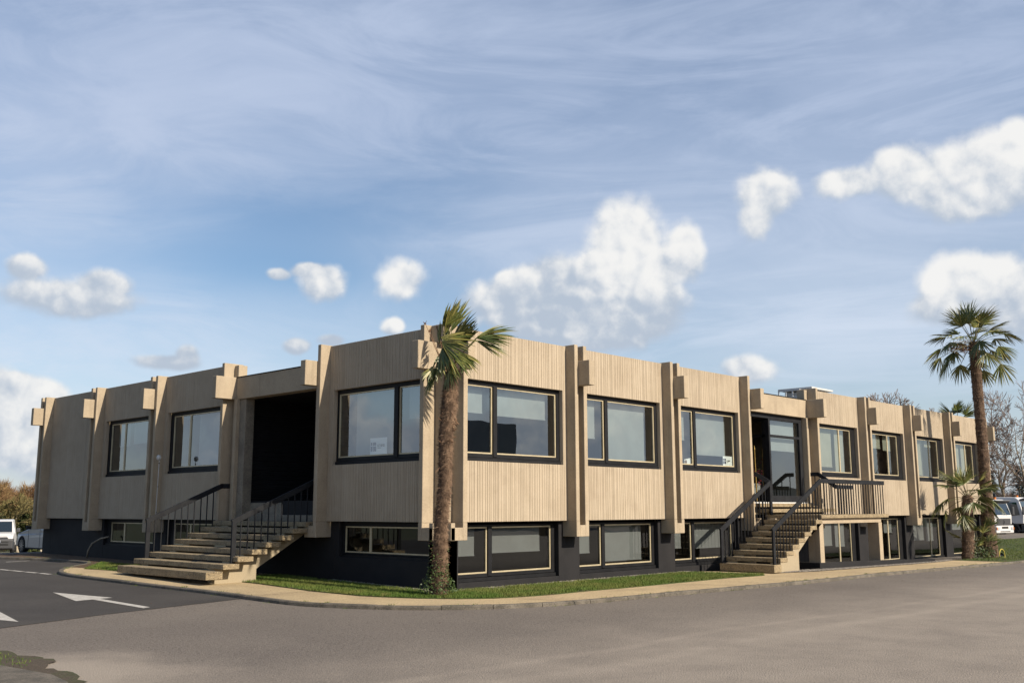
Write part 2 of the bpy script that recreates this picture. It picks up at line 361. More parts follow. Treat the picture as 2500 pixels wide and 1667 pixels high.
def flat(name, mat, poly, dz, skirt=0):
    """polygon draped on the ground; split in a grid so that it follows the slopes"""
    bm = bmesh.new()
    vs = [bm.verts.new((x, y, 0)) for x, y in poly]; bm.faces.new(vs)
    xs = [p[0] for p in poly]; ys = [p[1] for p in poly]
    for c in [11, 40, 15, 20, 25, 30]:
        if min(xs) < c < max(xs): bmesh.ops.bisect_plane(bm, geom=bm.verts[:] + bm.edges[:] + bm.faces[:], plane_co=(c, 0, 0), plane_no=(1, 0, 0))
    for c in [0, 10, 20, 26, 38]:
        if min(ys) < c < max(ys): bmesh.ops.bisect_plane(bm, geom=bm.verts[:] + bm.edges[:] + bm.faces[:], plane_co=(0, c, 0), plane_no=(0, 1, 0))
    bmesh.ops.triangulate(bm, faces=bm.faces)
    if skirt:
        r = bmesh.ops.extrude_face_region(bm, geom=bm.faces[:])
        up = [v for v in r['geom'] if isinstance(v, bmesh.types.BMVert)]
        s_ = set(up)
        for v in bm.verts: v.co.z = G(v.co.x, v.co.y) + (dz if v in s_ else dz - skirt)
    else:
        for v in bm.verts: v.co.z = G(v.co.x, v.co.y) + dz
    bmesh.ops.recalc_face_normals(bm, faces=bm.faces)
    me = bpy.data.meshes.new(name); bm.to_mesh(me); bm.free(); me.materials.append(M[mat])
    o = bpy.data.objects.new(name, me); COL.objects.link(o); ORG[o] = Vector((0, 0, 0)); return o

mb = MB()   # far ground, one sheet to the horizon, lowered under the yard
g = [-3000, -600, -200, -90, -60, -40, -25, -10, 0, 11, 20, 30, 40, 60, 90, 120, 200, 600, 3000]
gy = [-3000, -600, -200, -90, -60, -40, -20, 0, 10, 20, 26, 38, 60, 90, 120, 200, 600, 3000]
for y in gy:
    for x in g: mb.v.append((x, y, G(x, y) - .06))
for j in range(len(gy) - 1):
    for i in range(len(g) - 1):
        a = j * len(g) + i; mb.face(a, a + 1, a + len(g) + 1, a + len(g))
struct(mb.build('ground', 'field', recalc=False))
def dust():
    m = M['asphalt']; t = m.node_tree; b = t.nodes['Principled BSDF']; c = b.inputs['Base Color'].links[0].from_socket
    g = t.nodes.new('ShaderNodeNewGeometry'); sp = t.nodes.new('ShaderNodeSeparateXYZ'); t.links.new(g.outputs['Position'], sp.inputs[0])
    X = NX(t, sp.outputs[0]); Y = NX(t, sp.outputs[1])
    u = Y * -1.0 + tnoise(t, g.outputs['Position'], .45, 5, .6, .6) * 3.2 + (X + 8.0).min(0.0) * -1.1
    # two long pale tyre tracks following the kerb
    nn = tnoise(t, g.outputs['Position'], .16, 2) * 1.2
    tr = NX.m(t, 'ABSOLUTE', Y + X * .03 + 7.15 + nn).ss(.18, .03).max(NX.m(t, 'ABSOLUTE', Y + X * .03 + 8.0 + nn).ss(.28, .03)) * .16
    dst = (u.ss(6.5, 10.5) * .62 + tr) * (tnoise(t, g.outputs['Position'], 1.2, 6, .65).ss(.2, .7) * .5 + .5)
    vx, vy = X + 10.3, Y + 4.3
    rr_ = NX.m(t, 'SQRT', vx * vx + vy * vy) + (tnoise(t, g.outputs['Position'], .9, 6, .62) - .5) * 2.2
    dst = dst.max(rr_.ss(2.7, .9) * .75)
    c2 = tmix(t, dst, c, (.34, .295, .245)); t.links.new(c2, b.inputs['Base Color'])
dust()
YARD = [(-60, -60), (110, -60), (110, 30), (60, 26), (40, 38), (30, 60), (-40, 60), (-60, 40)]
struct(flat('road', 'asphalt', YARD, 0))
KERB = [(-2.6, 20.5), (-2.22, 18.32), (-1.8, 16.91), (-1.49, 15.32), (-1.45, 13.9), (-1.9, 12.9), (-2.48, 12.24), (-3.12, 11.36), (-3.6, 10.5), (-3.88, 9.71), (-3.95, 8.74), (-3.87, 7.23), (-3.72, 5.02), (-3.6, 3.4), (-3.55, 1.8), (-3.48, .45), (-3.2, -.6), (-2.75, -1.6), (-2.14, -2.32), (-1.4, -2.88), (-.5, -3.25), (.6, -3.48), (1.9, -3.62), (3.6, -3.74), (5.26, -3.90), (7.52, -4.12), (9.98, -4.22), (13.53, -4.19), (16.2, -4.17), (18.94, -4.14), (21.46, -4.08), (24.12, -4.0), (31, -3.8), (40, -3.6), (60, -3.4)]
patch = [(-10.5, -.30), (-8.51, .50), (-6.57, 1.18), (-3.3, 2.0), (-3.2, 4), (-3.4, 9.5), (-2.0, 11.9), (-.9, 13.5), (-1.4, 18), (-2.4, 30), (-30, 30), (-30, -8)]
struct(flat('driveway', 'asphalt2', patch, .006))

def smooth_path(P, step=.25):
    out = []
    for i in range(len(P) - 1):
        p0 = Vector(P[max(i - 1, 0)]); p1 = Vector(P[i]); p2 = Vector(P[i + 1]); p3 = Vector(P[min(i + 2, len(P) - 1)])
        n = max(1, int((p2 - p1).length / step))
        for k in range(n):
            t = k / n
            out.append(.5 * ((2 * p1) + (-p0 + p2) * t + (2 * p0 - 5 * p1 + 4 * p2 - p3) * t * t + (-p0 + 3 * p1 - 3 * p2 + p3) * t ** 3))
    out.append(Vector(P[-1])); return out
KP = smooth_path(KERB)
def offset(P, d):
    out = []
    for i, p in enumerate(P):
        t = (P[min(i + 1, len(P) - 1)] - P[max(i - 1, 0)]).normalized()
        out.append(p + Vector((-t.y, t.x)) * d)
    return out
KH = .075
KI = offset(KP, .13); KO2 = offset(KP, .022)
mb = MB()   # kerb stones, about 0.9 m each, mortar gaps between
acc = 0; seg = []
def stone(idx):
    if len(idx) < 2: return
    rings = []
    j = random.uniform(-.004, .004)
    for i in idx:
        a, b, c = KP[i], KO2[i], KI[i]; z = G(a.x, a.y)
        rings.append(mb.vs([(a.x, a.y, z - .05), (a.x * .7 + b.x * .3, a.y * .7 + b.y * .3, z + KH - .022 + j), (b.x, b.y, z + KH + j), (c.x, c.y, z + KH + j), (c.x, c.y, z - .05)]))
    for k in range(len(rings) - 1):
        for q in range(4): mb.face(rings[k] + q, rings[k] + q + 1, rings[k + 1] + q + 1, rings[k + 1] + q)
    mb.face(*[rings[0] + q for q in range(5)]); mb.face(*[rings[-1] + q for q in range(4, -1, -1)])
cur = [0]
for i in range(1, len(KP)):
    acc += (KP[i] - KP[i - 1]).length; cur.append(i)
    if acc > .92 and i < len(KP) - 1:
        # shorten the stone slightly so a joint shows
        keep = KP[i].copy(); KP[i] = KP[i] + (KP[i - 1] - KP[i]).normalized() * .012; k2, k3 = KO2[i].copy(), KI[i].copy()
        dv = (KP[i] - keep); KO2[i] = KO2[i] + dv; KI[i] = KI[i] + dv
        stone(cur); KP[i] = keep; KO2[i] = k2; KI[i] = k3
        cur = [i]; acc = 0
stone(cur)
struct(mb.build('kerb', 'kerb', bevel=0))
# pavement: from kerb inner edge to the lawn / building
LAWN_OUT = [(-1.35, 5.5), (-2.01, 5.13), (-1.94, 3.85), (-2.05, 1.73), (-1.9, .34), (-1.44, -.92), (-1.02, -1.55), (-.48, -1.98), (.2, -2.16), (.9, -2.25), (2.0, -2.22), (3.62, -2.30), (5.7, -2.29), (7.3, -2.30), (8.8, -2.46)]
LAWN_IN = [(9.0, -2.38), (8.7, -1.6), (8.5, -.9), (8.2, -.42), (5.8, -.40), (3.7, -.40), (2.4, -.36), (-.2, -.25), (-.35, 0.2), (-.35, 5.5)]
ki = [(p.x, p.y) for p in KI]
k0 = min(range(len(ki)), key=lambda i: (ki[i][0] + 2.9) ** 2 + (ki[i][1] - 11.5) ** 2)
k1 = min(range(len(ki)), key=lambda i: (ki[i][0] - 22.6) ** 2 + (ki[i][1] + 3.9) ** 2)
walk = ki[k0:k1 + 1] + [(22.5, -2.2), (20.6, -2.42), (17.7, -2.55), (12.3, -2.62), (11.5, -2.55), (9.4, -.4), (9.1, -.30), (-.2, -.2), (-.2, 8.6), (-2.55, 8.8), (-2.7, 9.1), (-2.72, 10.6)]
struct(flat('pavement', 'walk', walk, KH - .004, .1))
# dark joint lines in the pavement
mb = MB()
for a, b in (((-.2, -2.35), (.35, -3.86)), ((4.9, -2.4), (5.6, -4.4)), ((10.2, -2.6), (10.6, -4.6)), ((-3.86, 1.6), (-2.05, 1.75))):
    a = Vector((*a, 0)); b = Vector((*b, 0)); n_ = 8; d = (b - a).normalized(); nn = Vector((-d.y, d.x, 0)) * .008
    L_ = [];
    for k in range(n_ + 1):
        p = a.lerp(b, k / n_) + nn * random.uniform(-1, 1) * .8; L_.append(p)
    for p, q in zip(L_, L_[1:]):
        mb.poly([(v.x, v.y, G(v.x, v.y) + KH + .0005) for v in (p - nn, q - nn, q + nn, p + nn)])
tag(mb.build('pavement_joint', 'mulch', recalc=False), 'thin dark joints across the sandy pavement', 'joint', kind='structure')
lawn = LAWN_OUT + LAWN_IN
struct(flat('lawn', 'earth', lawn, KH + .012, .1))
# bed left of the steps (mulch running into a green wedge)
ka = min(range(len(ki)), key=lambda i: (ki[i][0] + 2.6) ** 2 + (ki[i][1] - 20.5) ** 2)
bed = ki[ka:k0 + 1] + [(-2.72, 10.6), (-2.7, 9.1), (-2.55, 8.8), (-.2, 8.6), (-.2, 20.6), (-2.6, 20.9)]
struct(flat('planting_bed', 'mulch', bed, KH - .008, .1))
wedge = [(-2.95, 10.5), (-2.5, 11.2), (-2.1, 11.9), (-1.4, 12.9), (-1.2, 11.2), (-1.5, 9.0), (-2.6, 9.0)]
struct(flat('grass_patch', 'earth', wedge, KH + .004))
# right hand lawn round the palms
lawnR = [(22.5, -2.2), (22.7, -3.3), (26, -3.80), (31, -3.64), (40, -3.44), (60, -3.25), (60, 6), (33.2, 6), (33.2, -.4), (28.5, -2.0)]
struct(flat('lawn_far', 'earth', lawnR, KH - .002, .1))
# gravel bed strip in front of the low wall and along plinths
gravel = [(9.9, -2.28), (11.2, -2.66), (12.3, -2.62), (17.7, -2.56), (20.6, -2.44), (22.3, -2.22), (22.3, -2.0), (20.6, -2.2), (12, -2.2), (10.2, -2.0)]
struct(flat('gravel_base', 'mulch', gravel, KH + .002))

# worn verge at the near left corner: dusty fringe, bare soil, a strip of old paving
def rough_poly(pts, amp, seed):
    rs = random.Random(seed); out = []
    for (x1, y1), (x2, y2) in zip(pts, pts[1:] + pts[:1]):
        n = max(1, int(math.hypot(x2 - x1, y2 - y1) / .14))
        for k in range(n): out.append((x1 + (x2 - x1) * k / n + rs.uniform(-amp, amp), y1 + (y2 - y1) * k / n + rs.uniform(-amp, amp)))
    return out
struct(flat('soil_verge', 'soil', rough_poly([(-9.42, -1.7), (-9.40, -2.6), (-9.28, -3.3), (-9.62, -3.9), (-9.55, -4.6), (-9.8, -5.4), (-10.2, -7), (-14, -7), (-14, -1.6)], .06, 4), .014))
struct(flat('old_paving', 'kerb', [(-9.98, -3.3), (-9.82, -4.6), (-9.90, -5.2), (-10.5, -7), (-14, -7), (-14, -2.4)], .045, .04))
# road markings
mb = MB()
def mark(poly, dz=.011):
    mb.poly([(x, y, G(x, y) + dz) for x, y in poly])
mark([(-5.77, 5.42), (-5.33, 3.67), (-6.11, 3.52)]); mark([(-5.76, 3.597), (-5.60, 3.62), (-5.56, 1.68), (-5.73, 1.60)])
o = mb.build('road_marking', 'paint', recalc=False); tag(o, 'white painted arrow on dark asphalt pointing away beside the wide steps', 'road arrow', 'white arrows painted on the driveway', 'structure')
mb = MB(); mark([(-8.05, 1.06), (-7.54, 4.0), (-8.62, 2.9)])
o = mb.build('road_marking', 'paint', recalc=False); tag(o, 'tip of a white painted arrow cut off by the left edge of the picture', 'road arrow', 'white arrows painted on the driveway', 'structure')
mb = MB()
for (a, b) in (((-4.12, 12.93), (-4.08, 12.29)), ((-4.06, 12.21), (-4.03, 11.54)), ((-4.02, 11.4), (-3.98, 10.8)), ((-3.96, 10.63), (-3.94, 10.05)), ((-4.2, 13.8), (-4.14, 13.1))):
    mark([(a[0] - .09, a[1]), (a[0] + .03, a[1]), (b[0] + .03, b[1]), (b[0] - .09, b[1])])
mark([(-2.75, 16.30), (-1.98, 16.52), (-1.97, 16.62), (-2.74, 16.44)])
struct(mb.build('road_line', 'paint', recalc=False))

# ------------------------------------------------------------------ office building
ML = 4.05; P0 = -.216; FR = -.499; BK = -.845
GH = .1016; T = .124; HT = 5.885; HB = 1.712; HC = 1.342; BT = 5.492; BB = 4.896
off = thing('office_building', (16, 10, .3), 'two storey concrete office block with ribbed panels, paired fins and black plinth', 'office building')
def mp(fac):
    return (lambda s, q, z: (s, q, z)) if fac == 'R' else (lambda s, q, z: (q, s, z))
def bx(mb, fac, s0, s1, q0, q1, z0, z1):
    if fac == 'R': mb.box(s0, s1, q0, q1, z0, z1)
    else: mb.box(q0, q1, s0, s1, z0, z1)
def pz(mb, fac, poly, z0, z1):
    f = mp(fac); mb.extr([f(s, q, z0) for s, q in poly], [f(s, q, z1) for s, q in poly])
rg = random.Random(11)
def ribs(s0, s1):
    """plan profile of the ribbed front: list of (s, q)"""
    pts = [(s0, P0)]; s = s0 + rg.uniform(.06, .12)
    while s < s1 - .05:
        w = rg.choice([.008, .010, .012]); d = rg.uniform(.010, .018)
        pts += [(s, P0), (s + .003, P0 + d), (s + w - .003, P0 + d), (s + w, P0)]
        s += w + rg.choice([.028, .035, .04, .045, .055, .065, .075, .085])
    return pts + [(s1, P0)]
def panel(fac, s0, s1, win, z0=HB, z1=HT - .02):
    a, b = s0 + GH + T + .002, s1 - GH - T - .002
    mb = MB(); pr = ribs(a, b)
    def cut(x0, x1):
        m_ = [p for p in pr if x0 + .012 < p[0] < x1 - .012]
        # drop half grooves
        while m_ and m_[0][1] > P0 + .001: m_.pop(0)
        while m_ and m_[-1][1] > P0 + .001: m_.pop()
        return [(x0, P0)] + m_ + [(x1, P0), (x1, P0 + .11), (x0, P0 + .11)]
    if win:
        w0, w1, wz0, wz1 = win
        pz(mb, fac, cut(a, b), wz1, z1); pz(mb, fac, cut(a, b), z0, wz0)
        pz(mb, fac, cut(a, w0), wz0, wz1); pz(mb, fac, cut(w1, b), wz0, wz1)
    else: pz(mb, fac, cut(a, b), z0, z1)
    f = mp(fac)
    prof = [(P0 + .112, 5.56), (P0 + .112, z1 - .004), (.12, z1 - .004), (.12, 5.665), (.03, 5.665), (-.03, 5.70), (-.06, 5.66), (-.06, 5.56)]
    mb.extr([f(a, q, z) for q, z in prof], [f(b, q, z) for q, z in prof])
    mb.build('wall_panel', 'rib', off)
def window(fac, s0, leaves, mulls, z0, z1, q=P0 + .115, sill=True, right=.1, blinds=(), gm='glass', zb=None, bm='blind', open_=(.38, 3.645)):
    """black casing (window) with gilt sashes (frame), glass (pane) and roller blinds"""
    f = mp(fac); mb = MB(); a, b = s0 + open_[0] + .002, s0 + open_[1] - .002
    L0 = s0 + leaves[0][0]; L1 = s0 + leaves[-1][1]
    bot = z0 + .17 if zb is None else zb; top = z1 - .095
    bx(mb, fac, a, b, q, q + .12, top, z1 - .002)
    bx(mb, fac, a, b, q, q + .12, z0 + .085, bot)
    bx(mb, fac, a, b, q - .035, q + .118, z0 + .003, z0 + .078)
    bx(mb, fac, a, L0, q, q + .12, bot, top); bx(mb, fac, L1, b, q, q + .12, bot, top)
    for m0, m1 in mulls: bx(mb, fac, s0 + m0, s0 + m1, q - .02, q + .12, bot - .06, top)
    w = mb.build('window', 'casing', off, bevel=.004)
    fb = MB(); g = .033
    for l0, l1 in leaves:
        l0 += s0 + .002; l1 += s0 - .002
        bx(fb, fac, l0, l0 + g, q + .022, q + .056, bot, top); bx(fb, fac, l1 - g, l1, q + .022, q + .056, bot, top)
        bx(fb, fac, l0 + g, l1 - g, q + .023, q + .057, bot, bot + g); bx(fb, fac, l0 + g, l1 - g, q + .023, q + .057, top - g, top)
    fb.build('frame', 'gold', w, bevel=.003)
    for l0, l1 in leaves:
        gb = MB(); l0 += s0; l1 += s0
        pp = [f(l0 + .02, q + .045, bot + .02), f(l1 - .02, q + .045, bot + .02), f(l1 - .02, q + .045, top - .02), f(l0 + .02, q + .045, top - .02)]; gb.poly(pp if fac == 'R' else pp[::-1])
        gb.build('pane', gm, w, recalc=False)
    for (c0, c1, zz) in blinds:
        bb = MB(); bx(bb, fac, s0 + c0, s0 + c1, q + .24, q + .246, zz, z1 - .04); bx(bb, fac, s0 + c0, s0 + c1, q + .23, q + .256, zz - .03, zz)
        bb.build('blind', bm, w)
    return w
def pier(fac, s, a_full=True, b_full=True, cap=True):
    mb = MB()
    fa = FR if a_full else -.285; za = HT if a_full else BB - .004
    fb = FR if b_full else -.285; zb = HT if b_full else BB - .004
    bx(mb, fac, s - GH - T, s - GH, fa, .08, HB - .01, za); bx(mb, fac, s + GH, s + GH + T, fb, .08, HB - .01, zb)
    bx(mb, fac, s - GH + .001, s + GH - .001, P0 + .03, .078, HB, HT - .05)
    if a_full and b_full or True:
        w0, w1 = s - GH - T - .003, s + GH + T + .003
        mc = FR - .004
        bx(mb, fac, w0, s - GH, mc, .04, HC, HB - .012); bx(mb, fac, s + GH, w1, mc, .04, HC, HB - .012)
        bx(mb, fac, s - GH, s + GH, mc, .04, HC, 1.606)
    mb.build('pier', 'conc', off, bevel=.007)
def beam(fac, s):
    mb = MB(); bx(mb, fac, s - GH + .002, s + GH - .002, BK, .06, BB, BT); mb.build('beam_end', 'conc', off, bevel=.008)
WIN = (4.785, 3.01)
# right facade
bl0 = {0: [(.50, 1.28, 4.12), (1.62, 3.40, 4.10)], 1: [(.50, 1.28, 3.75), (1.60, 3.38, 3.22)], 2: [(.5, 1.28, 3.9), (1.62, 3.42, 3.52)]}
for k in range(8):
    s = 4.0 * k
    if k == 3: continue
    panel('R', s, s + 4, (s + .38, s + 3.645, WIN[1], WIN[0]))
    if k < 3: window('R', s, [(.42, 1.385), (1.505, 3.54)], [(1.385, 1.505)], WIN[1], WIN[0], blinds=bl0[k])
    else: window('R', s, [(.42, 2.47), (2.47, 3.33)], [], WIN[1], WIN[0], blinds=[[(.5, 2.3, 3.4), (2.55, 3.22, 3.25)], [(.5, 2.3, 4.2), (2.55, 3.22, 4.15)], [(.5, 2.3, 3.3), (2.55, 3.22, 4.45)], [(.5, 2.3, 3.3), (2.55, 3.22, 3.3)]][k - 4], bm='blind2')
for k in range(1, 9):
    pier('R', 4.0 * k, a_full=(k != 4), b_full=(k != 3)); beam('R', 4.0 * k)
# left facade
for k in (0, 2, 3, 4):
    s = ML * k
    panel('L', s, s + ML, (s + .38, s + 3.645, WIN[1], WIN[0]) if k < 4 else None)
    if k == 0: window('L', s, [(.42, 1.39), (1.53, 3.60)], [(1.39, 1.53)], WIN[1], WIN[0], blinds=[(.5, 1.3, 4.0), (1.62, 3.2, 3.25)])
    elif k < 4: window('L', s, [(.42, 2.545), (2.545, 3.50)], [], WIN[1], WIN[0], blinds=[(.5, 2.4, 3.25)] if k == 2 else [(.5, 2.4, 4.05), (2.65, 3.4, 4.0)])
for k in range(1, 6):
    pier('L', ML * k, a_full=(k != 2), b_full=(k != 1)); beam('L', ML * k)
# the panel next to the entry bay shows the profile of its fin: close panels end against the fins already
# corner pier: one fin on each side, crossing beam ends, notch between
mb = MB()
mb.box(GH, GH + T, FR, .06, HB - .01, HT)           # fin of the right facade
mb.box(FR, .06, GH, GH + T, HB - .01, HT)           # fin of the left facade
mb.box(-.167, GH - .001, -.167, GH - .001, HB, HT - .03)
cz = FR - .004
mb.box(cz, GH, GH, GH + T + .003, HC, HB - .012); mb.box(GH, GH + T + .003, cz, GH, HC, HB - .012)
mb.box(-.236, GH, cz, -.10, HC + .001, 1.606); mb.box(cz, -.10, -.236, GH, HC, 1.605)
mb.box(cz, -.12, -.237, -.12, HC - .001, HB - .013); mb.box(-.237, -.121, cz, -.236, HC - .001, HB - .013)
mb.build('corner_pier', 'conc', off, bevel=.007)
mb = MB(); mb.box(-GH, GH, BK, .0, BB, BT); mb.box(BK, -GH - .001, -GH, GH, BB + .001, BT - .001)
mb.build('beam_end', 'conc', off, bevel=.008)
mb = MB(); mb.box(-.30, GH - .003, -.30, GH - .003, BT, HT - .004); mb.build('corner_block', 'conc', off, bevel=.008)

# plinth
def plinth(fac, n, Mo, wins, zg):
    """wins: {bay: (s0, s1, z0, z1, divider list, leaves)}"""
    mb = MB(); q0 = -.07
    for k in range(n):
        s = Mo * k; e = s + Mo
        zb = -.6
        if k in wins:
            w0, w1, z0, z1 = wins[k][:4]
            bx(mb, fac, s - (.38 if k else .07), s + w0, q0, .35, zb, 1.70)
            bx(mb, fac, s + w0, s + w1, q0, .35, zb, z0)
            if w1 < Mo - .38 - .001: bx(mb, fac, s + w1, e - .38, q0, .35, zb, 1.70)
            bx(mb, fac, s + w0, s + w1, .06, .30, z1, 1.70)
        else:
            bx(mb, fac, s - (.38 if k else .07), e - .38, q0, .35, zb, 1.70)
    bx(mb, fac, Mo * n - .38, Mo * n + .20, q0, .35, zb, 1.70)
    mb.build('plinth', 'plinth', off, bevel=.006)
pw = {0: (.38, 3.62, .44, 1.64), 1: (.38, 3.62, .44, 1.64), 2: (.38, 3.62, .44, 1.64), 4: (.38, 3.62, 0.02, 1.64), 5: (.38, 3.62, 0.02, 1.64), 6: (.38, 3.62, 0.0, 1.64), 7: (.38, 3.62, 0.0, 1.64)}
plinth('R', 8, 4.0, pw, 0)
lw = {0: (.36, 3.50, .90, 1.64), 2: (.38, 3.66, .90, 1.64), 3: (.38, 3.66, .90, 1.64)}
plinth('L', 5, ML, lw, 0)
for k in (0, 1, 2): window('R', 4.0 * k, [(.42, 1.385), (1.505, 3.50)], [(1.385, 1.505)], .44, 1.695, q=.06, gm='glass2', blinds=[[(.5, 1.2, 1.0), (1.62, 3.35, 1.04)], [(.5, 1.2, .93), (1.62, 3.35, .7)], [(.5, 1.2, .93), (1.62, 3.35, .9)]][k], zb=.60, open_=(.38, 3.62))
for k in (4, 5, 6, 7): window('R', 4.0 * k, [(.42, 2.45), (2.45, 3.33)], [], .02, 1.695, q=.06, gm='glass2', blinds=[(.5, 2.3, .75), (2.55, 3.25, .7)] if k % 2 == 0 else [(.5, 2.3, 1.1), (2.55, 3.25, 1.1)], zb=.10, open_=(.38, 3.62), bm='blind')
window('L', 0, [(.40, 2.49), (2.49, 3.42)], [], .88, 1.695, q=.03, gm='glass2', zb=1.0, open_=(.36, 3.50))
for k in (2, 3): window('L', ML * k, [(.42, 2.49), (2.49, 3.40)], [], .88, 1.695, q=.03, gm='glass2', zb=1.0, open_=(.38, 3.66))

# shell: soffits between plinth and panels, floors, roof, back walls
mb = MB()
mb.box(-.10, 32.2, .0801, .30, 1.70, 2.2); mb.box(.0801, .30, .30, 20.3, 1.70, 2.2)
mb.build('floor_edge', 'black', off)
mb = MB()
mb.box(.30, 32.2, .30, 20.4, 1.90, 2.14)
mb.build('floor_slab', 'floor_in', off)
mb = MB(); mb.box(.121, 32.1, .121, 20.3, 5.25, 5.44); mb.build('roof', 'roofm', off)
mb = MB(); mb.box(.10, 32.1, .10, 20.3, 4.93, 5.1); mb.build('ceiling', 'inner', off)
mb = MB()
mb.box(.6, 32.1, 5.2, 5.35, 2.14, 4.93); mb.box(4.6, 4.75, 5.35, 20.3, 2.14, 4.93)
for x in (3.95, 8.0, 11.99, 16.02, 20, 24, 28): mb.box(x - .05, x + .05, .10, 5.2, 2.14, 4.93)
for y in (8.14, 12.15, 16.2): mb.box(.10, 4.6, y - .05, y + .05, 2.14, 4.93)
mb.box(.1, 32.1, 5.2, 5.35, -.5, 1.9); mb.box(4.6, 4.75, 5.35, 20.3, -.5, 1.9)
for x in (3.95, 8.0, 12.0, 16.0, 20, 24, 28): mb.box(x - .05, x + .05, .35, 5.2, -.5, 1.9)
for y in (4.05, 8.1, 12.15, 16.2): mb.box(.35, 4.6, y - .05, y + .05, -.5, 1.9)
mb.build('interior_wall', 'inner', off)
mb = MB(); mb.box(.0, 32.2, .0, 20.4, -.7, -.5); mb.build('basement_floor', 'floor_in', off)
mb = MB(); mb.box(32.16, 32.36, -.2, 20.5, 1.71, 5.86); mb.box(-.1, 32.16, 20.50, 20.62, 1.71, 5.86); mb.box(-.22, .12, 20.62, 20.95, HC, HB)
mb.build('end_wall', 'conc', off)
mb = MB(); mb.box(-.06, 32.2, 20.46, 20.56, -1.5, 1.70); mb.box(32.20, 32.3, .0, 20.4, -1, 1.70); mb.build('plinth', 'plinth', off)
# roof edge of the two entry bays: lintel beams
def lintel(fac, s0, s1):
    mb = MB(); bx(mb, fac, s0 + GH + .001, s1 - GH - .001, P0 - .012, .065, BB, BT - .012); mb.build('lintel', 'conc', off, bevel=.006)
    mb = MB(); bx(mb, fac, s0 + GH + .002, s1 - GH - .002, P0 - .03, .30, BT - .008, BT + .012); mb.build('roof_flashing', 'metal', off)
lintel('R', 12, 16); lintel('L', ML, 2 * ML)

# left entry: black boarded recess
mb = MB(); ys, ye = ML + GH + T, 2 * ML - GH - T
f = mp('L')
for (q0, q1, s0, s1) in ((.082, 2.4, ye, ye + .06), (.082, 2.4, ys - .06, ys)):
    z = 2.16
    while z < BB - .02:
        h = .118; bx(mb, 'L', s0, s1, q0, q1, z, min(z + h, BB)); z += .124
z = 2.16
while z < BB - .02:
    bx(mb, 'L', ys, ye, 2.34, 2.4, z, min(z + .118, BB)); z += .124
bx(mb, 'L', ys - .06, ye + .06, .07, 2.42, BB - .02, BB + .03)
mb.build('porch_lining', 'black', off)
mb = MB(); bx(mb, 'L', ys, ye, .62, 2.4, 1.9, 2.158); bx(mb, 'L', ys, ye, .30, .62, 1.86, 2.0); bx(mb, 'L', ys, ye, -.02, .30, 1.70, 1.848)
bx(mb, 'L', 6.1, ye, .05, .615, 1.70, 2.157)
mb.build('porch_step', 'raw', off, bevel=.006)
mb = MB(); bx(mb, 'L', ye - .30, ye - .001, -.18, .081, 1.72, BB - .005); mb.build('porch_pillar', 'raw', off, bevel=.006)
mb = MB(); bx(mb, 'L', 4.9, 5.9, 2.29, 2.335, 2.17, 4.2); dr = mb.build('door', 'black', off)
mb = MB(); mb.tube([(2.25, 5.78, 3.15), (2.25, 5.60, 3.15)], .012); mb.build('handle', 'rim', dr)
mb = MB(); mb.tube([(1.2, 6.0, BB - .03), (1.2, 6.0, BB - .018)], .06, 16); mb.build('ceiling_lamp', 'white', off)
mb = MB(); bx(mb, 'L', 4.32, 4.50, .35, .62, 1.85, 2.42); mb.build('intercom_box', 'white', off, bevel=.01)

# right entry: glazed double door, left leaf swung inwards
mb = MB(); x0, x1 = 12.226, 15.775; q = -.10
mb.box(x0, x1, q, q + .12, 4.755, BB - .003); mb.box(x1 - .105, x1, q, q + .12, 2.18, 4.755); mb.box(13.60, 13.69, q - .01, q + .12, 2.18, 4.755)
mb.box(13.69, x1 - .105, q, q + .08, 4.18, 4.26); mb.box(13.69, x1 - .105, q, q + .08, 2.185, 2.37); mb.box(15.58, 15.67, q + .002, q + .078, 2.37, 4.75)
mb.box(13.69, x1 - .105, q, q + .08, 4.715, 4.754)
dr = mb.build('door', 'metal', off, bevel=.004)
mb = MB()
for a, b in ((2.37, 4.18), (4.26, 4.715)): mb.poly([(13.69, q + .04, a), (15.58, q + .04, a), (15.58, q + .04, b), (13.69, q + .04, b)])
mb.build('pane', 'glass', dr, recalc=False)
mb = MB()
mb.box(13.60, 13.67, .022, 1.6, 4.18, 4.26); mb.box(13.60, 13.67, .022, .14, 2.18, 4.75); mb.box(13.60, 13.67, 1.5, 1.62, 2.18, 4.75); mb.box(13.60, 13.67, .14, 1.5, 2.18, 2.42); mb.box(13.60, 13.67, .14, 1.5, 4.66, 4.75)
dr = mb.build('door', 'black', off, bevel=.004)
mb = MB(); mb.poly([(13.63, .14, 2.42), (13.63, 1.5, 2.42), (13.63, 1.5, 4.18), (13.63, .14, 4.18)]); mb.build('pane', 'glass2', dr, recalc=False)
mb = MB(); mb.box(12.3, 15.7, .0, 5.2, 1.9, 2.168); mb.build('entrance_floor', 'floor_in', off)
for xa in (12.22, 15.72):
    mb = MB(); mb.box(xa, xa + .05, .082, 5.2, 2.16, 4.9); mb.build('entrance_wall', 'inner', off)
mb = MB(); mb.box(13.72, 15.56, .1, .106, 3.78, 4.75); mb.build('blind', 'blind', off)

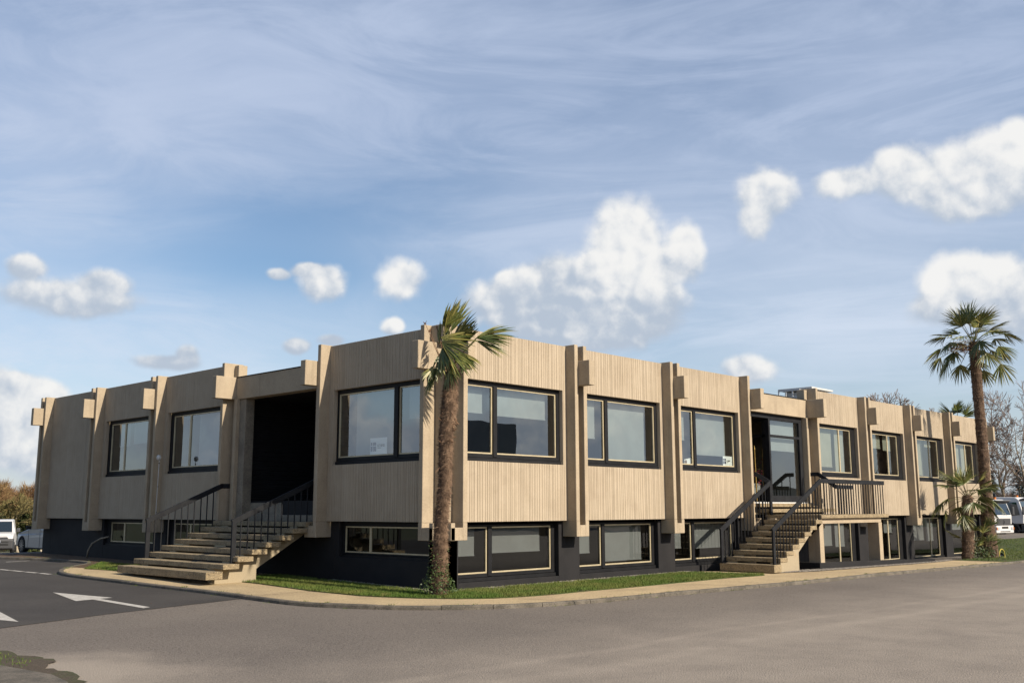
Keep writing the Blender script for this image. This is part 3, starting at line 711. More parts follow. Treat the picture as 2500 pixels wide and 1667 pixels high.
# ------------------------------------------------------------------ railings
def railing(parent, path, feet, w=.055, h=.125, newel=None, bars=()):
    mb = MB(); P = [Vector(p) for p in path]
    # mitred rectangular handrail: sweep in the vertical plane
    for a, b in zip(P, P[1:]):
        mb.bar(a, b, w, h)
    for k in range(1, len(P) - 1): mb.box(P[k].x - w / 2, P[k].x + w / 2, P[k].y - w / 2, P[k].y + w / 2, P[k].z - h / 2, P[k].z + h / 2)
    rl = mb.build('railing', 'metal', parent, bevel=.006)
    if newel:
        nb = MB()
        for (x, y, z0, z1) in newel: nb.box(x - .055, x + .055, y - .028, y + .028, z0, z1)
        nb.build('newel_post', 'metal', rl, bevel=.005)
    for (x, y, z0, z1) in feet:
        bb = MB(); bb.box(x - .011, x + .011, y - .011, y + .011, z0, z1); bb.build('baluster', 'metal', rl)
    return rl
# ------------------------------------------------------------------ left steps
stL = thing('staircase', (-1.8, 6.2, .45), 'wide flight of dark aggregate steps climbing to the black recessed entrance', 'staircase', 'outside staircases')
YR, YL = 4.12, 8.30
for k in range(8):
    x = -3.04 + .352 * k; z = .657 + .1485 * k
    if k == 0: x -= .05
    mb = MB(); mb.box(x, x + (.40 if k < 7 else .95), YR, YL, z - (.112 if k else .165), z)
    mb.build('step', 'aggr', stL, bevel=.008)
for y0, y1 in ((4.50, 4.80), (7.6, 7.9)):   # two solid carriages under the treads
    mb = MB()
    pts = [(-2.66, .20), (-1.62, .20), (-1.62, .66), (-.35, 1.40), (-.2, 1.40), (-.2, 1.58)]
    up = []
    for k in range(7, 0, -1): up += [(-3.04 + .352 * k + .02, .657 + .1485 * k - .108), (-3.04 + .352 * k + .02, .657 + .1485 * (k - 1) - .108 + .001)]
    pts = pts + up[:-1] + [(-2.66, .655)]
    mb.extr([(x, y0, z) for x, z in pts], [(x, y1, z) for x, z in pts])
    mb.build('stair_beam', 'rust', stL)
def zL(x): return .657 + .1485 * max(0, min(7, math.floor((x + 3.04) / .352)))
def zrL(x): return 1.70 + (x + 2.32) / (2.12) * .93
for yy, lab in ((4.36, 0), (8.22, 1)):
    nx = -2.32 if lab == 0 else -2.40
    xe = -.12
    xk = -.42
    pth = [(nx - .055, yy, 1.70), (xk, yy, 2.60), (xe, yy, 2.60)] if lab else [(nx - .055, yy, 1.70), (-.10, yy, 2.68)]
    feet = []
    for i in range(1, 13):
        x = nx + .176 * i
        if x > -.15: break
        t_ = min((x - nx + .055) / (pth[1][0] - nx + .055), 1); zt = 1.70 + (pth[1][2] - 1.70) * t_
        feet.append((x, yy, zL(x), zt - .05))
    railing(stL, pth, feet, newel=[(nx, yy, .805, 1.735)])

# ------------------------------------------------------------------ right steps, landing, upper steps
stR = thing('staircase', (11.5, -1.5, .3), 'straight flight with landing rising beside the wall to the glazed entrance', 'staircase', 'outside staircases')
YO, YI = -2.305, -.656; RX, RN, RZ, RH = 9.633, .350, .517, .163
for k in range(8):
    x = RX + RN * k; z = RZ + RH * k
    mb = MB(); mb.box(x, x + .385, YO, YI, z - (.11 if k else .20), z); mb.build('step', 'aggr', stR, bevel=.007)
mb = MB(); mb.box(12.433, 16.97, YO, -.51, 1.695, 1.80); mb.build('landing', 'aggr', stR, bevel=.007)
mb = MB(); mb.box(12.435, 16.80, -.656, -.30, 1.86, 1.967); mb.build('step', 'aggr', stR, bevel=.006)
mb = MB(); mb.box(12.435, 16.098, -.357, -.290, 2.025, 2.132); mb.box(12.23, 15.77, -.289, -.1, 2.024, 2.134); mb.box(16.23, 16.55, -.357, -.218, 2.025, 2.132); mb.box(12.23, 15.77, -.30, -.08, 1.80, 1.86); mb.build('step', 'aggr', stR, bevel=.006)
mb = MB(); mb.box(12.23, 15.77, -.17, -.02, 2.134, 2.172); mb.build('threshold', 'white', stR)
mb = MB()   # solid carriage below the flight
pts = [(9.98, .15), (11.02, .15), (11.02, .80), (12.2, 1.56), (12.433, 1.56), (12.433, 1.69)]
up = []
for k in range(7, 0, -1): up += [(RX + RN * k + .03, RZ + RH * k - .112), (RX + RN * k + .03, RZ + RH * (k - 1) - .112)]
pts = pts + [(RX + RN * 8 + .02, RZ + RH * 7 - .112)] + up[:-1] + [(9.98, .40)]
for ya in (YO + .02, YI - .32):
    mb = MB(); mb.extr([(x, ya, z) for x, z in pts], [(x, ya + .30, z) for x, z in pts]); mb.build('stair_beam', 'rust', stR)
mb = MB(); mb.box(12.35, 16.62, YO + .10, YO + .38, 1.545, 1.694); mb.box(12.35, 16.62, -.9, -.62, 1.55, 1.693)
mb.build('landing_beam', 'conc', stR, bevel=.006)
for px_ in (12.36, 16.30):
    mb = MB(); y0 = YO + .04
    mb.extr([(px_ - .02, y0, 1.544), (px_ + .22, y0, 1.544), (px_ + .22, y0, .2), (px_ - .03, y0, .2)][::-1], [(px_ - .02, y0 + .36, 1.544), (px_ + .22, y0 + .36, 1.544), (px_ + .22, y0 + .36, .2), (px_ - .03, y0 + .36, .2)][::-1])
    mb.build('support_wall', 'conc', stR, bevel=.006)
def zR(x): return RZ + RH * max(0, min(7, math.floor((x - RX) / RN)))
yo = YO + .075
slope = (2.755 - 1.415) / (12.60 - 9.79)
feet = [(9.79 + .175 * i, yo, zR(9.79 + .175 * i), 1.415 + slope * .175 * i - .05) for i in range(1, 16)]
railing(stR, [(9.735, yo, 1.39), (12.60, yo, 2.755)], feet, newel=[(9.79, yo, .52, 1.43)])
feet = [(12.62 + .1745 * i, yo, 1.80, 2.71) for i in range(25)]
railing(stR, [(12.58, yo, 2.755), (16.90, yo, 2.765)], feet)
yi = -.72
slope = (2.73 - 1.40) / (12.44 - 9.67)
feet = [(9.67 + .175 * i, yi, zR(9.67 + .175 * i), 1.40 + slope * .175 * i - .05) for i in range(1, 15)]
railing(stR, [(9.62, yi, 1.375), (12.44, yi, 2.73)], feet, newel=[(9.67, yi, .52, 1.42), (12.44, yi, 1.80, 2.70)])
railing(stR, [(12.44, yi, 2.73), (12.30, -.30, 3.01)], [(12.47, -.60, 1.967, 2.80), (12.46, -.45, 1.967, 2.88)])
railing(stR, [(15.72, -.36, 3.06), (15.72, -.63, 3.06), (15.72, -1.19, 2.65), (16.90, -1.19, 2.65)], [(15.72, -.50, 1.967, 3.0), (15.72, -.80, 1.80, 2.9), (15.72, -1.02, 1.80, 2.73)] + [(15.90 + .18 * i, -1.19, 1.80, 2.6) for i in range(6)])

# low black wall round the sunken strip
mb = MB()
A = [(12.19, .475, -.4), (16.2, .40, -.4), (20.5, .275, -.4)]
for (xa, za, b), (xb, zb, _) in zip(A, A[1:]):
    mb.extr([(xa, YO, b), (xa, YO, za), (xa, YO + .14, za), (xa, YO + .14, b)], [(xb, YO, b), (xb, YO, zb), (xb, YO + .14, zb), (xb, YO + .14, b)])
mb.box(12.19, 12.33, YO + .14, -.07, -.4, .474)
tag(mb.build('low_wall', 'plinth', org=(12.2, YO, .2), bevel=.006), 'low black wall edging the gravel under the landing', 'low wall')
mb = MB(); mb.poly([(12.3, YO + .1, -.05), (33, YO + .1, -.15), (33, 0, -.15), (12.3, 0, -.05)]); struct(mb.build('sunken_ground', 'earth', recalc=False))

# ------------------------------------------------------------------ signs in the windows
def text_mesh(txt, size, mat, parent, loc, xdir, name='lettering', bold=0.0):
    cu = bpy.data.curves.new('t', 'FONT'); cu.body = txt; cu.size = size; cu.extrude = .0006; cu.offset = bold; cu.align_x = 'LEFT'
    ob = bpy.data.objects.new('t', cu); COL.objects.link(ob)
    dg = bpy.context.evaluated_depsgraph_get(); me = bpy.data.meshes.new_from_object(ob.evaluated_get(dg))
    bpy.data.objects.remove(ob)
    xd = Vector(xdir).normalized(); z = Vector((0, 0, 1)); n = xd.cross(z)
    org = ORG[parent]
    for v in me.vertices:
        p = Vector(loc) + xd * v.co.x + z * v.co.y + n * v.co.z; v.co = p - org
    me.materials.clear(); me.materials.append(M[mat]); me.name = name
    o = bpy.data.objects.new(name, me); COL.objects.link(o); o.parent = parent; ORG[o] = org; return o
def sign(o0, xd, w, h, ink, label):
    """o0 lower left corner seen from outside, xd to the right"""
    xd = Vector(xd); o0 = Vector(o0); z = Vector((0, 0, 1)); n = xd.cross(z)
    t_ = thing('sign', o0, label, 'sign', 'company sign cards in the windows')
    mb = MB(); mb.extr([o0, o0 + xd * w, o0 + xd * w + z * h, o0 + z * h], [p - n * .004 for p in (o0, o0 + xd * w, o0 + xd * w + z * h, o0 + z * h)])
    mb.build('card', 'card', t_)
    mb = MB(); sx, sy, sc = .03 * w, .22 * h, min(w / .6, h / .39)
    def blk(a, b, c, d):
        p = [o0 + xd * (sx + a * sc) + z * (sy + b * sc), o0 + xd * (sx + c * sc) + z * (sy + b * sc), o0 + xd * (sx + c * sc) + z * (sy + d * sc), o0 + xd * (sx + a * sc) + z * (sy + d * sc)]
        mb.extr([v + n * .0012 for v in p], [v + n * .0002 for v in p])
    blk(0, .135, .055, .205); blk(.075, .135, .20, .205); blk(0, 0, .055, .115); blk(.075, 0, .11, .115); blk(.12, 0, .20, .105); blk(.145, .105, .185, .118)
    mb.build('emblem', ink, t_)
    text_mesh('LE BRIS', .082 * sc, 'ink', t_, o0 + xd * (sx + .245 * sc) + z * (sy + .100 * sc) + n * .001, xd, bold=.002)
    mb = MB(); a = .250
    for q in (.018, .012, .020, .010, .016, .024, .014, .020):   # small line too fine to read in the photograph
        mb.extr([o0 + xd * (sx + (a + u) * sc) + z * (sy + (.062 + v) * sc) + n * .0012 for u, v in ((0, 0), (q * .7, 0), (q * .7, .018), (0, .018))], [o0 + xd * (sx + (a + u) * sc) + z * (sy + (.062 + v) * sc) + n * .0002 for u, v in ((0, 0), (q * .7, 0), (q * .7, .018), (0, .018))]); a += q
    mb.build('small_print', 'cable', t_)
    return t_
sign((-.045, 2.445, 3.20), (0, -1, 0), .60, .39, 'navy', 'white card with square emblem standing in the window left of the corner palm')
sign((10.98, -.045, 3.20), (1, 0, 0), .50, .29, 'navy', 'white card with navy emblem in the right pane of the window before the stairs')
t_ = thing('poster', (9.03, -.02, 3.2), 'white leaflet with a round blue and brown picture leaning in the narrow window pane', 'poster')
mb = MB(); mb.poly([(9.03, -.02, 3.2), (9.42, .0, 3.2), (9.42, .0, 3.39), (9.03, -.02, 3.33)]); mb.build('card', 'card', t_, recalc=False)
mb = MB(); mb.poly([(9.10 + .06 * math.cos(a), -.022, 3.26 + .055 * math.sin(a)) for a in [i * PI / 8 for i in range(16)]]); mb.build('picture', 'dry', t_, recalc=False)

# flowers and brass pole inside the entrance
t_ = thing('potted_flowers', (14.6, 1.2, 2.17), 'pot of pink and red flowers standing inside the glazed entrance', 'potted plant')
mb = MB(); mb.box(14.3, 14.9, 1.0, 1.5, 2.17, 2.78); mb.build('planter', 'white', t_, bevel=.02)
mb = MB(); rf = random.Random(5)
for i in range(420):
    c = Vector((14.5 + rf.gauss(0, .28), 1.15 + rf.gauss(0, .2), 3.15 + rf.gauss(0, .24))); a = Vector((rf.gauss(0, 1), rf.gauss(0, 1), rf.gauss(0, 1))).normalized() * .035; b = a.orthogonal().normalized() * .03
    mb.cur = 0 if rf.random() < .65 else 1; mb.poly([c - a, c + b, c + a, c - b])
mb.build('blooms', ['petal', 'ever'], t_, recalc=False)
mb = MB()
for i in range(26):
    e = Vector((14.5 + rf.gauss(0, .22), 1.15 + rf.gauss(0, .15), 3.1 + rf.gauss(0, .2))); mb.tube([(14.6, 1.2, 2.75), ((14.6 + e.x) / 2, 1.2, 2.95), e], .006, 4)
mb.build('stems', 'stalk', t_)
mb = MB(); mb.tube([(13.42, .30, 2.17), (13.40, .30, 3.8)], [.022, .014], 8); mb.tube([(13.40, .30, 3.8), (13.40, .30, 3.92)], [.02, .002], 8)
tag(mb.build('pole', 'brass', org=(13.4, .3, 2.17)), 'slim brass pole with pointed tip inside the open entrance', 'pole')
# thin rod with ball beside the left facade
t_ = thing('rod', (-.62, 11.33, 1.5), 'thin white rod with a round tip standing against the left facade fin', 'rod')
mb = MB(); mb.tube([(-.64, 11.33, 1.75), (-.62, 11.33, 3.40)], .009, 6); mb.build('shaft', 'white', t_)
mb = MB()
for z in (1.9, 2.62, 3.28): mb.tube([(-.62, 11.33, z), (-.62, 11.33, z + .03)], .016, 6)
mb.build('clip', 'ink', t_)
mb = MB(); mb.tube([(-.64 + .0, 11.33, 3.38 + .01 * 0), (-.64, 11.33, 3.40), (-.64, 11.33, 3.46), (-.64, 11.33, 3.52), (-.64, 11.33, 3.53)], [.01, .05, .066, .045, .01], 14); mb.build('ball', 'white', t_, smooth=True)
mb = MB(); mb.tube([(-.12, 15.3, 1.16), (-.3, 15.5, 1.10), (-.42, 15.8, .95), (-.45, 16.0, .72), (-.45, 16.05, .5)], .028, 8)
tag(mb.build('pipe', 'raw', org=(-.4, 15.8, .5), smooth=True), 'bent grey pipe running from the left plinth window into the ground', 'pipe')
pp = [(26.3 + .3 * math.cos(a), -2.6, .20 + .24 * math.sin(a)) for a in [i * PI / 9 - 1.2 for i in range(14)]]
mb = MB(); mb.tube(pp, .018, 6); tag(mb.build('hose', 'yellow', org=(26.3, -2.6, .1), smooth=True), 'yellow loop of hose standing out of the grass by the tall palm', 'hose')

# roof unit
t_ = thing('ventilation_unit', (23.2, 3.6, 5.44), 'white metal ventilation unit on the flat roof behind the panels', 'roof unit')
mb = MB(); mb.box(22.9, 24.05, 3.0, 4.2, 5.44, 6.66); mb.build('casing', 'white', t_, bevel=.02)
mb = MB(); mb.box(22.5, 24.35, 2.85, 4.35, 6.70, 6.78); mb.build('cover', 'white', t_, bevel=.01)
mb = MB()
for i in range(4): mb.box(21.75, 21.79, 3.0 + .3 * i, 3.04 + .3 * i, 5.44, 6.6)
for z in (5.95, 6.3, 6.58): mb.box(21.74, 22.9, 3.0, 3.04, z, z + .05); mb.box(21.74, 21.79, 3.04, 3.94, z, z + .05)
mb.build('louvre', 'white', t_)
mb = MB(); mb.box(24.05, 25.0, 3.1, 4.0, 5.44, 6.35); mb.build('duct', 'white', t_, bevel=.02)

# ------------------------------------------------------------------ palms
def perp(d):
    d = d.normalized(); s = d.cross(Vector((0, 0, 1)))
    if s.length < .05: s = d.cross(Vector((1, 0, 0)))
    s.normalize(); return s, s.cross(d).normalized()
def fan(mb, base, tip, axis, rad, rf, n=30, spread=2.5, droop=.35, wind=Vector((0, 0, 0)), yellow=.1, nrm=None, wd=.018, w0=.010):
    """petiole from base to tip, then a fan of narrow folded segments round the axis direction"""
    base = Vector(base); tip = Vector(tip); mid = (base + tip) / 2 + Vector((0, 0, .06)) * (tip - base).length
    mb.cur = 2; mb.tube([base, mid, tip], [w0 * 1.3, w0, w0 * .8], 4)
    a = Vector(axis).normalized(); s, u = perp(a)
    if nrm is not None:
        u = Vector(nrm); u = (u - a * u.dot(a)).normalized(); s = a.cross(u).normalized()
    for i in range(n):
        th = (i / (n - 1) - .5) * spread + rf.gauss(0, .06)
        d = (a * math.cos(th) + s * math.sin(th) + u * (.12 * math.cos(th * 2) + rf.gauss(0, .03))).normalized()
        L = rad * (1 - .22 * abs(th) / (spread / 2)) * rf.uniform(.85, 1.08)
        side = d.cross(u).normalized() * (wd * .5 * rf.uniform(.8, 1.2))
        pts = []; p = tip.copy(); dd = d.copy(); K = 5
        dr = droop * rf.uniform(.5, 1.6)
        for k in range(K + 1):
            pts.append(p.copy()); p = p + dd * (L / K)
            dd = (dd + Vector((0, 0, -1)) * dr * (k / K) ** 1.5 * .55 + wind * (k / K) * .5).normalized()
        wid = [.35, 1.0, 1.15, .95, .55, .05]
        mb.cur = 1 if rf.random() < yellow else 0
        fold = u * (wd * .35)
        prev = None
        for k, q in enumerate(pts):
            w = side * wid[k]; i0 = mb.vs([q - w + fold * wid[k], q, q + w + fold * wid[k]])
            if prev is not None: mb.face(prev, prev + 1, i0 + 1, i0); mb.face(prev + 1, prev + 2, i0 + 2, i0 + 1)
            prev = i0
def trunk(parent, path, rads, rf, nf, rings, fl=.10, fw=.006, stubs=None):
    mb = MB(); P = [Vector(p) for p in path]; L = (P[-1] - P[0]).length
    n = 18; K = int(L / .045); pts = []; rr = []
    def along(t_):
        x = t_ * (len(P) - 1); i = min(int(x), len(P) - 2); return P[i].lerp(P[i + 1], x - i), rads[i] + (rads[i + 1] - rads[i]) * (x - i)
    prev = None
    for k in range(K + 1):
        c, r_ = along(k / K); ph = (k * .045 / rings) % 1
        idx = []
        for a in range(n):
            an = 2 * PI * a / n; nz = mnoise.noise(Vector((math.cos(an) * 1.6, math.sin(an) * 1.6, c.z * 3.0)))
            rr_ = r_ * (1 + .10 * nz + .10 * ph - .05 + .05 * rf.uniform(-1, 1))
            idx.append((c.x + rr_ * math.cos(an), c.y + rr_ * math.sin(an), c.z))
        i0 = mb.vs(idx)
        if prev is not None:
            for a in range(n): mb.face(prev + a, prev + (a + 1) % n, i0 + (a + 1) % n, i0 + a)
        prev = i0
    mb.cur = 1
    for i in range(nf):
        t_ = rf.random(); c, r_ = along(t_); an = rf.uniform(0, 2 * PI); ph = (t_ * K * .045 / rings) % 1
        o_ = Vector((math.cos(an), math.sin(an), 0)); tg = Vector((-o_.y, o_.x, 0))
        p = c + o_ * r_ * (.96 + .1 * ph); ln = fl * rf.uniform(.4, 1.5)
        d = (tg * rf.gauss(.55, .8) + Vector((0, 0, 1)) * rf.gauss(-.25, .5) + o_ * (rf.uniform(.0, .20) if rf.random() < .9 else rf.uniform(.3, .7))).normalized()
        w = d.cross(o_).normalized() * fw * rf.uniform(.5, 1.2)
        q = p + d * ln * .5 + o_ * .004; d2 = (d + Vector((0, 0, -.5)) - o_ * .25).normalized(); e = q + d2 * ln * .5
        j = mb.vs([p - w, p + w, q + w * .8, q - w * .8, e]); mb.face(j, j + 1, j + 2, j + 3); mb.face(j + 3, j + 2, j + 4)
    if stubs: stubs(mb)
    mb.build('trunk', ['fibre', 'fibre2', 'dry'], parent, recalc=False)
rf = random.Random(21)
# corner palm, wind blown
cp = thing('palm_tree', (-.86, -.80, .36), 'shaggy fibre trunk fan palm before the building corner, its fronds blown right', 'palm tree')
b0 = Vector((-.86, -.80, .30)); t0 = Vector((-.72, -.99, 4.72))
def stubs_(mb):
    mb.cur = 2
    for i in range(26):   # broken leaf bases on the trunk
        zz = rf.choice([3.75, 3.6, 3.4, 3.9, 2.9, 3.3]) + rf.uniform(-.1, .1); an = rf.uniform(0, 2 * PI); o_ = Vector((math.cos(an), math.sin(an), 0)); c = b0.lerp(t0, (zz - .3) / 4.42) + o_ * .13
        mb.tube([c, c + o_ * rf.uniform(.04, .12) + Vector((0, 0, rf.uniform(-.12, .08)))], [.012, .006], 5)
trunk(cp, [b0, b0.lerp(t0, .12) + Vector((.01, 0, 0)), b0.lerp(t0, .3) - RT * .02, b0.lerp(t0, .5) + RT * .01, b0.lerp(t0, .72) - RT * .03, b0.lerp(t0, .85), t0 + Vector((0, 0, -.12)), t0 + Vector((0, 0, .15))], [.150, .128, .118, .116, .124, .140, .105, .06], rf, 21000, .20, .10, .0042, stubs=stubs_)
mb = MB()
def vd(r_, u_, f_=0): return RT * r_ + Vector((0, 0, 1)) * u_ - FW * f_
wind = RT * .55 + Vector((0, 0, -.05))
# (petiole tip right, up, toward camera), (axis right, up), radius, spread, droop
spec = [((-.12, .80, .1), (.55, 1), .95, .55, .15), ((-.16, .95, .2), (.9, .55), .75, .9, .2), ((.02, .85, -.1), (.75, .75), .95, .7, .15), ((.18, .72, .2), (1, .55), .85, .8, .25), ((.25, .55, .1), (1, .9), .80, .6, .2),
        ((-.14, .62, .45), (.95, -.28), .95, .9, .3), ((-.10, .52, .5), (.9, -.62), .95, .9, .3), ((-.18, .72, .35), (1, -.10), .9, .7, .25), ((-.02, .35, .55), (.55, -.95), .80, 1.2, .25), ((.22, .42, .2), (.85, -.60), .75, 1.0, .3),
        ((.54, .74, .1), (1, .08), .85, 1.0, .22), ((.52, .70, .2), (1, -.10), .85, .8, .25), ((.50, .66, .25), (.85, -.5), .80, .9, .25), ((.52, .72, .0), (1, .22), .6, .8, .2),
        ((-.40, .12, .1), (-.1, -1), .60, .8, .15), ((-.30, -.06, .3), (-.5, -.85), .60, .9, .15), ((-.16, .06, .4), (.05, -1), .72, 1.1, .2), ((-.30, .10, .3), (-.75, -.55), .45, .9, .15), ((.06, .12, .4), (.25, -1), .7, 1.2, .25),
        ((.05, .7, -.35), (.8, .5), .75, .8, .2), ((.1, .25, .35), (.75, -.65), .8, 1.0, .25), ((-.15, .50, .35), (.4, -.8), .90, .8, .25), ((.02, .15, .42), (.45, -.9), .75, 1.2, .25), ((-.22, .60, .1), (.15, .95), .55, .4, .1), ((-.2, .40, .2), (.1, -.6), .8, .7, .2), ((-.12, .35, .0), (.3, .9), .8, .35, .1)]
for q_, (tp, ax, rd, sp, dr) in enumerate(spec):
    main = not 10 <= q_ <= 13
    if main: ax = (ax[0] * .62 - .05, ax[1]); rd *= .86; tp = (tp[0] * .9 - .03, tp[1], tp[2])
    if q_ in (8, 16, 20, 22): continue
    fan(mb, t0 + Vector((0, 0, .05)) + RT * rf.uniform(-.04, .04), t0 + vd(*tp), vd(ax[0], ax[1], rf.uniform(-.1, .6)), rd, rf, 13, sp, dr * 1.5, wind * (.25 if main else .45), .30, nrm=-FW * rf.uniform(.2, 1) + Vector((0, 0, rf.uniform(.2, 1))) + RT * rf.uniform(-.8, .3), wd=.040, w0=.010)
mb.build('crown', ['palm', 'palm2', 'stalk'], cp, recalc=False)
mb = MB()
for e in ((-.52, 1.02, .3), (-.42, .86, .35), (-.30, .94, .1)):
    p = t0 + vd(*e); mb.tube([t0 + vd(-.1, .0, .1), t0 + vd(e[0] * .55, e[1] * .45, e[2]), p], [.011, .008, .004], 5)
    for i in range(7): mb.tube([p - vd(0, .03), p + vd(rf.uniform(-.04, .04), rf.uniform(-.04, .07), rf.uniform(-.04, .04))], [.012, .002], 4)
mb.build('flower_stalk', 'dry', cp)
def leaves(mb, c, r_, n, size, rf, flat_=1.0):
    for i in range(n):
        d = Vector((rf.gauss(0, 1), rf.gauss(0, 1), rf.gauss(0, 1))).normalized(); p = Vector(c) + Vector((d.x * r_[0], d.y * r_[1], d.z * r_[2])) * rf.random() ** .45
        a = Vector((rf.gauss(0, 1), rf.gauss(0, 1), rf.gauss(0, 1))).normalized() * size * rf.uniform(.6, 1.3); b = a.orthogonal().normalized() * size * .6
        mb.poly([p - a * .2, p + a * .4 + b, p + a, p + a * .4 - b])
mb = MB()
for i in range(900):
    zz = .38 + abs(rf.gauss(0, .30)); an = rf.uniform(0, 2 * PI); rr_ = .19 + max(0, .25 - (zz - .38) * .6) * rf.random()
    c = Vector((b0.x + rr_ * math.cos(an), b0.y + rr_ * math.sin(an), zz)); leaves(mb, c, (.01, .01, .01), 1, .035, rf)
tag(mb.build('ivy', 'ivy', org=(-.86, -.8, .36), recalc=False), 'dark ivy clinging round the foot of the corner palm', 'ivy')
# tall palm on the right
def big_palm(name, base, top, rads, label, nfr, rad, rf, pet=1.2, yel=.12, nf=5000, low=True):
    t_ = thing(name, base, label, 'palm tree', 'palms at the right end of the building')
    b_, c_ = Vector(base), Vector(top); L = c_ - b_
    trunk(t_, [b_ + L * k + Vector((.12 * math.sin(k * 3.0) * (L.length / 8), 0, 0)) for k in (0, .15, .3, .5, .7, .85, .97, 1)], rads, rf, nf, .22, .09, .007)
    mb = MB(); tt = c_
    for i in range(nfr):
        an = i * 2.399 + rf.uniform(-.3, .3); el = 1.35 - 2.1 * (i / nfr) ** .9 + rf.uniform(-.3, .3)
        d = Vector((math.cos(an) * math.cos(el), math.sin(an) * math.cos(el), math.sin(el)))
        pl = pet * (.55 + .55 * (i / nfr)) * rf.uniform(.85, 1.15)
        tip = tt + d * pl - Vector((0, 0, .12)) * (i / nfr)
        ax = d * (1 - .45 * i / nfr) + Vector((0, 0, -1.1 * (i / nfr) ** 1.4 - .05)) + RT * .12 + Vector((rf.gauss(0, .15), rf.gauss(0, .15), 0))
        fan(mb, tt - Vector((0, 0, .1)) + d * .05, tip, ax, rad * rf.uniform(.8, 1.1), rf, 26, 2.4 - .6 * (i / nfr), .45 + .6 * (i / nfr), RT * .15, yel, nrm=Vector((0, 0, 1)) + d * .6 + Vector((rf.gauss(0, .25), rf.gauss(0, .25), 0)), wd=.036, w0=.012)
    mb.build('crown', ['palm', 'palm2', 'stalk'], t_, recalc=False)
    return t_
bp = big_palm('palm_tree', (26.8, -2.0, .10), (26.35, -2.15, 8.45), [.30, .24, .205, .20, .19, .19, .17, .10], 'tallest palm with thick brown trunk at the right end of the building', 38, .92, rf, 1.25, .22)
mb = MB()
for i in range(260):
    c = Vector((26.35, -2.15, 8.2)) - RT * abs(rf.gauss(.5, .3)) + Vector((rf.gauss(0, .1), rf.gauss(0, .1), rf.gauss(0, .12))); d = Vector((rf.gauss(0, 1), rf.gauss(0, 1), rf.gauss(0, 1))).normalized() * .09
    mb.tube([c, c + d], [.012, .006], 4)
mb.tube([Vector((26.35, -2.15, 8.1)), Vector((26.35, -2.15, 8.2)) - RT * .9], [.03, .02], 5); fc = mb.build('fruit_cluster', 'dry', bp)
sp_ = big_palm('palm_tree', (24.7, -1.9, .10), (25.0, -1.95, 2.45), [.21, .20, .20, .20, .20, .20, .17, .09], 'short stout palm standing left of the tallest palm trunk', 20, .82, rf, .9, .15, 2600)
bk = big_palm('palm_tree', (34.6, 1.6, -.1), (34.6, 1.6, 5.9), [.25, .22, .2, .2, .2, .2, .2, .12], 'half hidden palm crown rising behind the far end of the roof', 20, .75, rf, 1.0, .1, 600)
t_ = thing('shrub', (25.6, -2.1, .1), 'low tangle of young palm leaves between the two right palm trunks', 'shrub')
mb = MB()
for i in range(16):
    an = rf.uniform(0, 2 * PI); el = rf.uniform(.4, 1.3); d = Vector((math.cos(an) * math.cos(el), math.sin(an) * math.cos(el), math.sin(el))); b_ = Vector((25.6 + rf.uniform(-.5, .6), -2.1 + rf.uniform(-.3, .3), .15))
    fan(mb, b_, b_ + d * rf.uniform(.4, 1.3), d + Vector((0, 0, -.3)), .5, rf, 16, 2.2, .5, Vector((0, 0, 0)), .3, wd=.03)
mb.build('foliage', ['palm', 'palm2', 'stalk'], t_, recalc=False)
mb = MB(); leaves(mb, (25.6, -2.1, .28), (1.1, .45, .28), 700, .05, rf); mb.build('ivy', 'ivy', t_, recalc=False)

# ------------------------------------------------------------------ grass, gravel
def scatter_grass(name, poly, n, hgt, dz, seed, label):
    rs = random.Random(seed); xs = [p[0] for p in poly]; ys = [p[1] for p in poly]; mb = MB(); c = 0
    while c < n:
        x = rs.uniform(min(xs), max(xs)); y = rs.uniform(min(ys), max(ys))
        if not inside((x, y), poly): continue
        if mnoise.noise(Vector((x * 1.3, y * 1.3, 0))) < -.28 and rs.random() < .7: c += 1; continue
        z = G(x, y) + dz; h = hgt * rs.uniform(.45, 1.3); a = rs.uniform(0, PI); w = .006; lx, ly = rs.gauss(0, .35) * h, rs.gauss(0, .35) * h
        i = mb.vs([(x - w * math.cos(a), y - w * math.sin(a), z), (x + w * math.cos(a), y + w * math.sin(a), z), (x + lx, y + ly, z + h)]); mb.face(i, i + 1, i + 2); c += 1
    o = mb.build(name, 'grass', recalc=False); tag(o, label, 'grass', kind='stuff'); return o
scatter_grass('grass', lawn, 90000, .055, KH + .01, 1, 'short green grass on the lawn strip round the building corner')
scatter_grass('grass', lawnR, 50000, .06, KH - .003, 2, 'grass beyond the pavement round the two right palms')
scatter_grass('grass', [(-9.55, -1.9), (-9.45, -3.2), (-9.75, -3.7), (-10.3, -3.0), (-10.4, -1.9)], 500, .025, .012, 8, 'thin moss and grass on the worn verge in the near left corner')
scatter_grass('grass', wedge, 6000, .045, KH + .003, 3, 'small wedge of grass left of the wide steps')
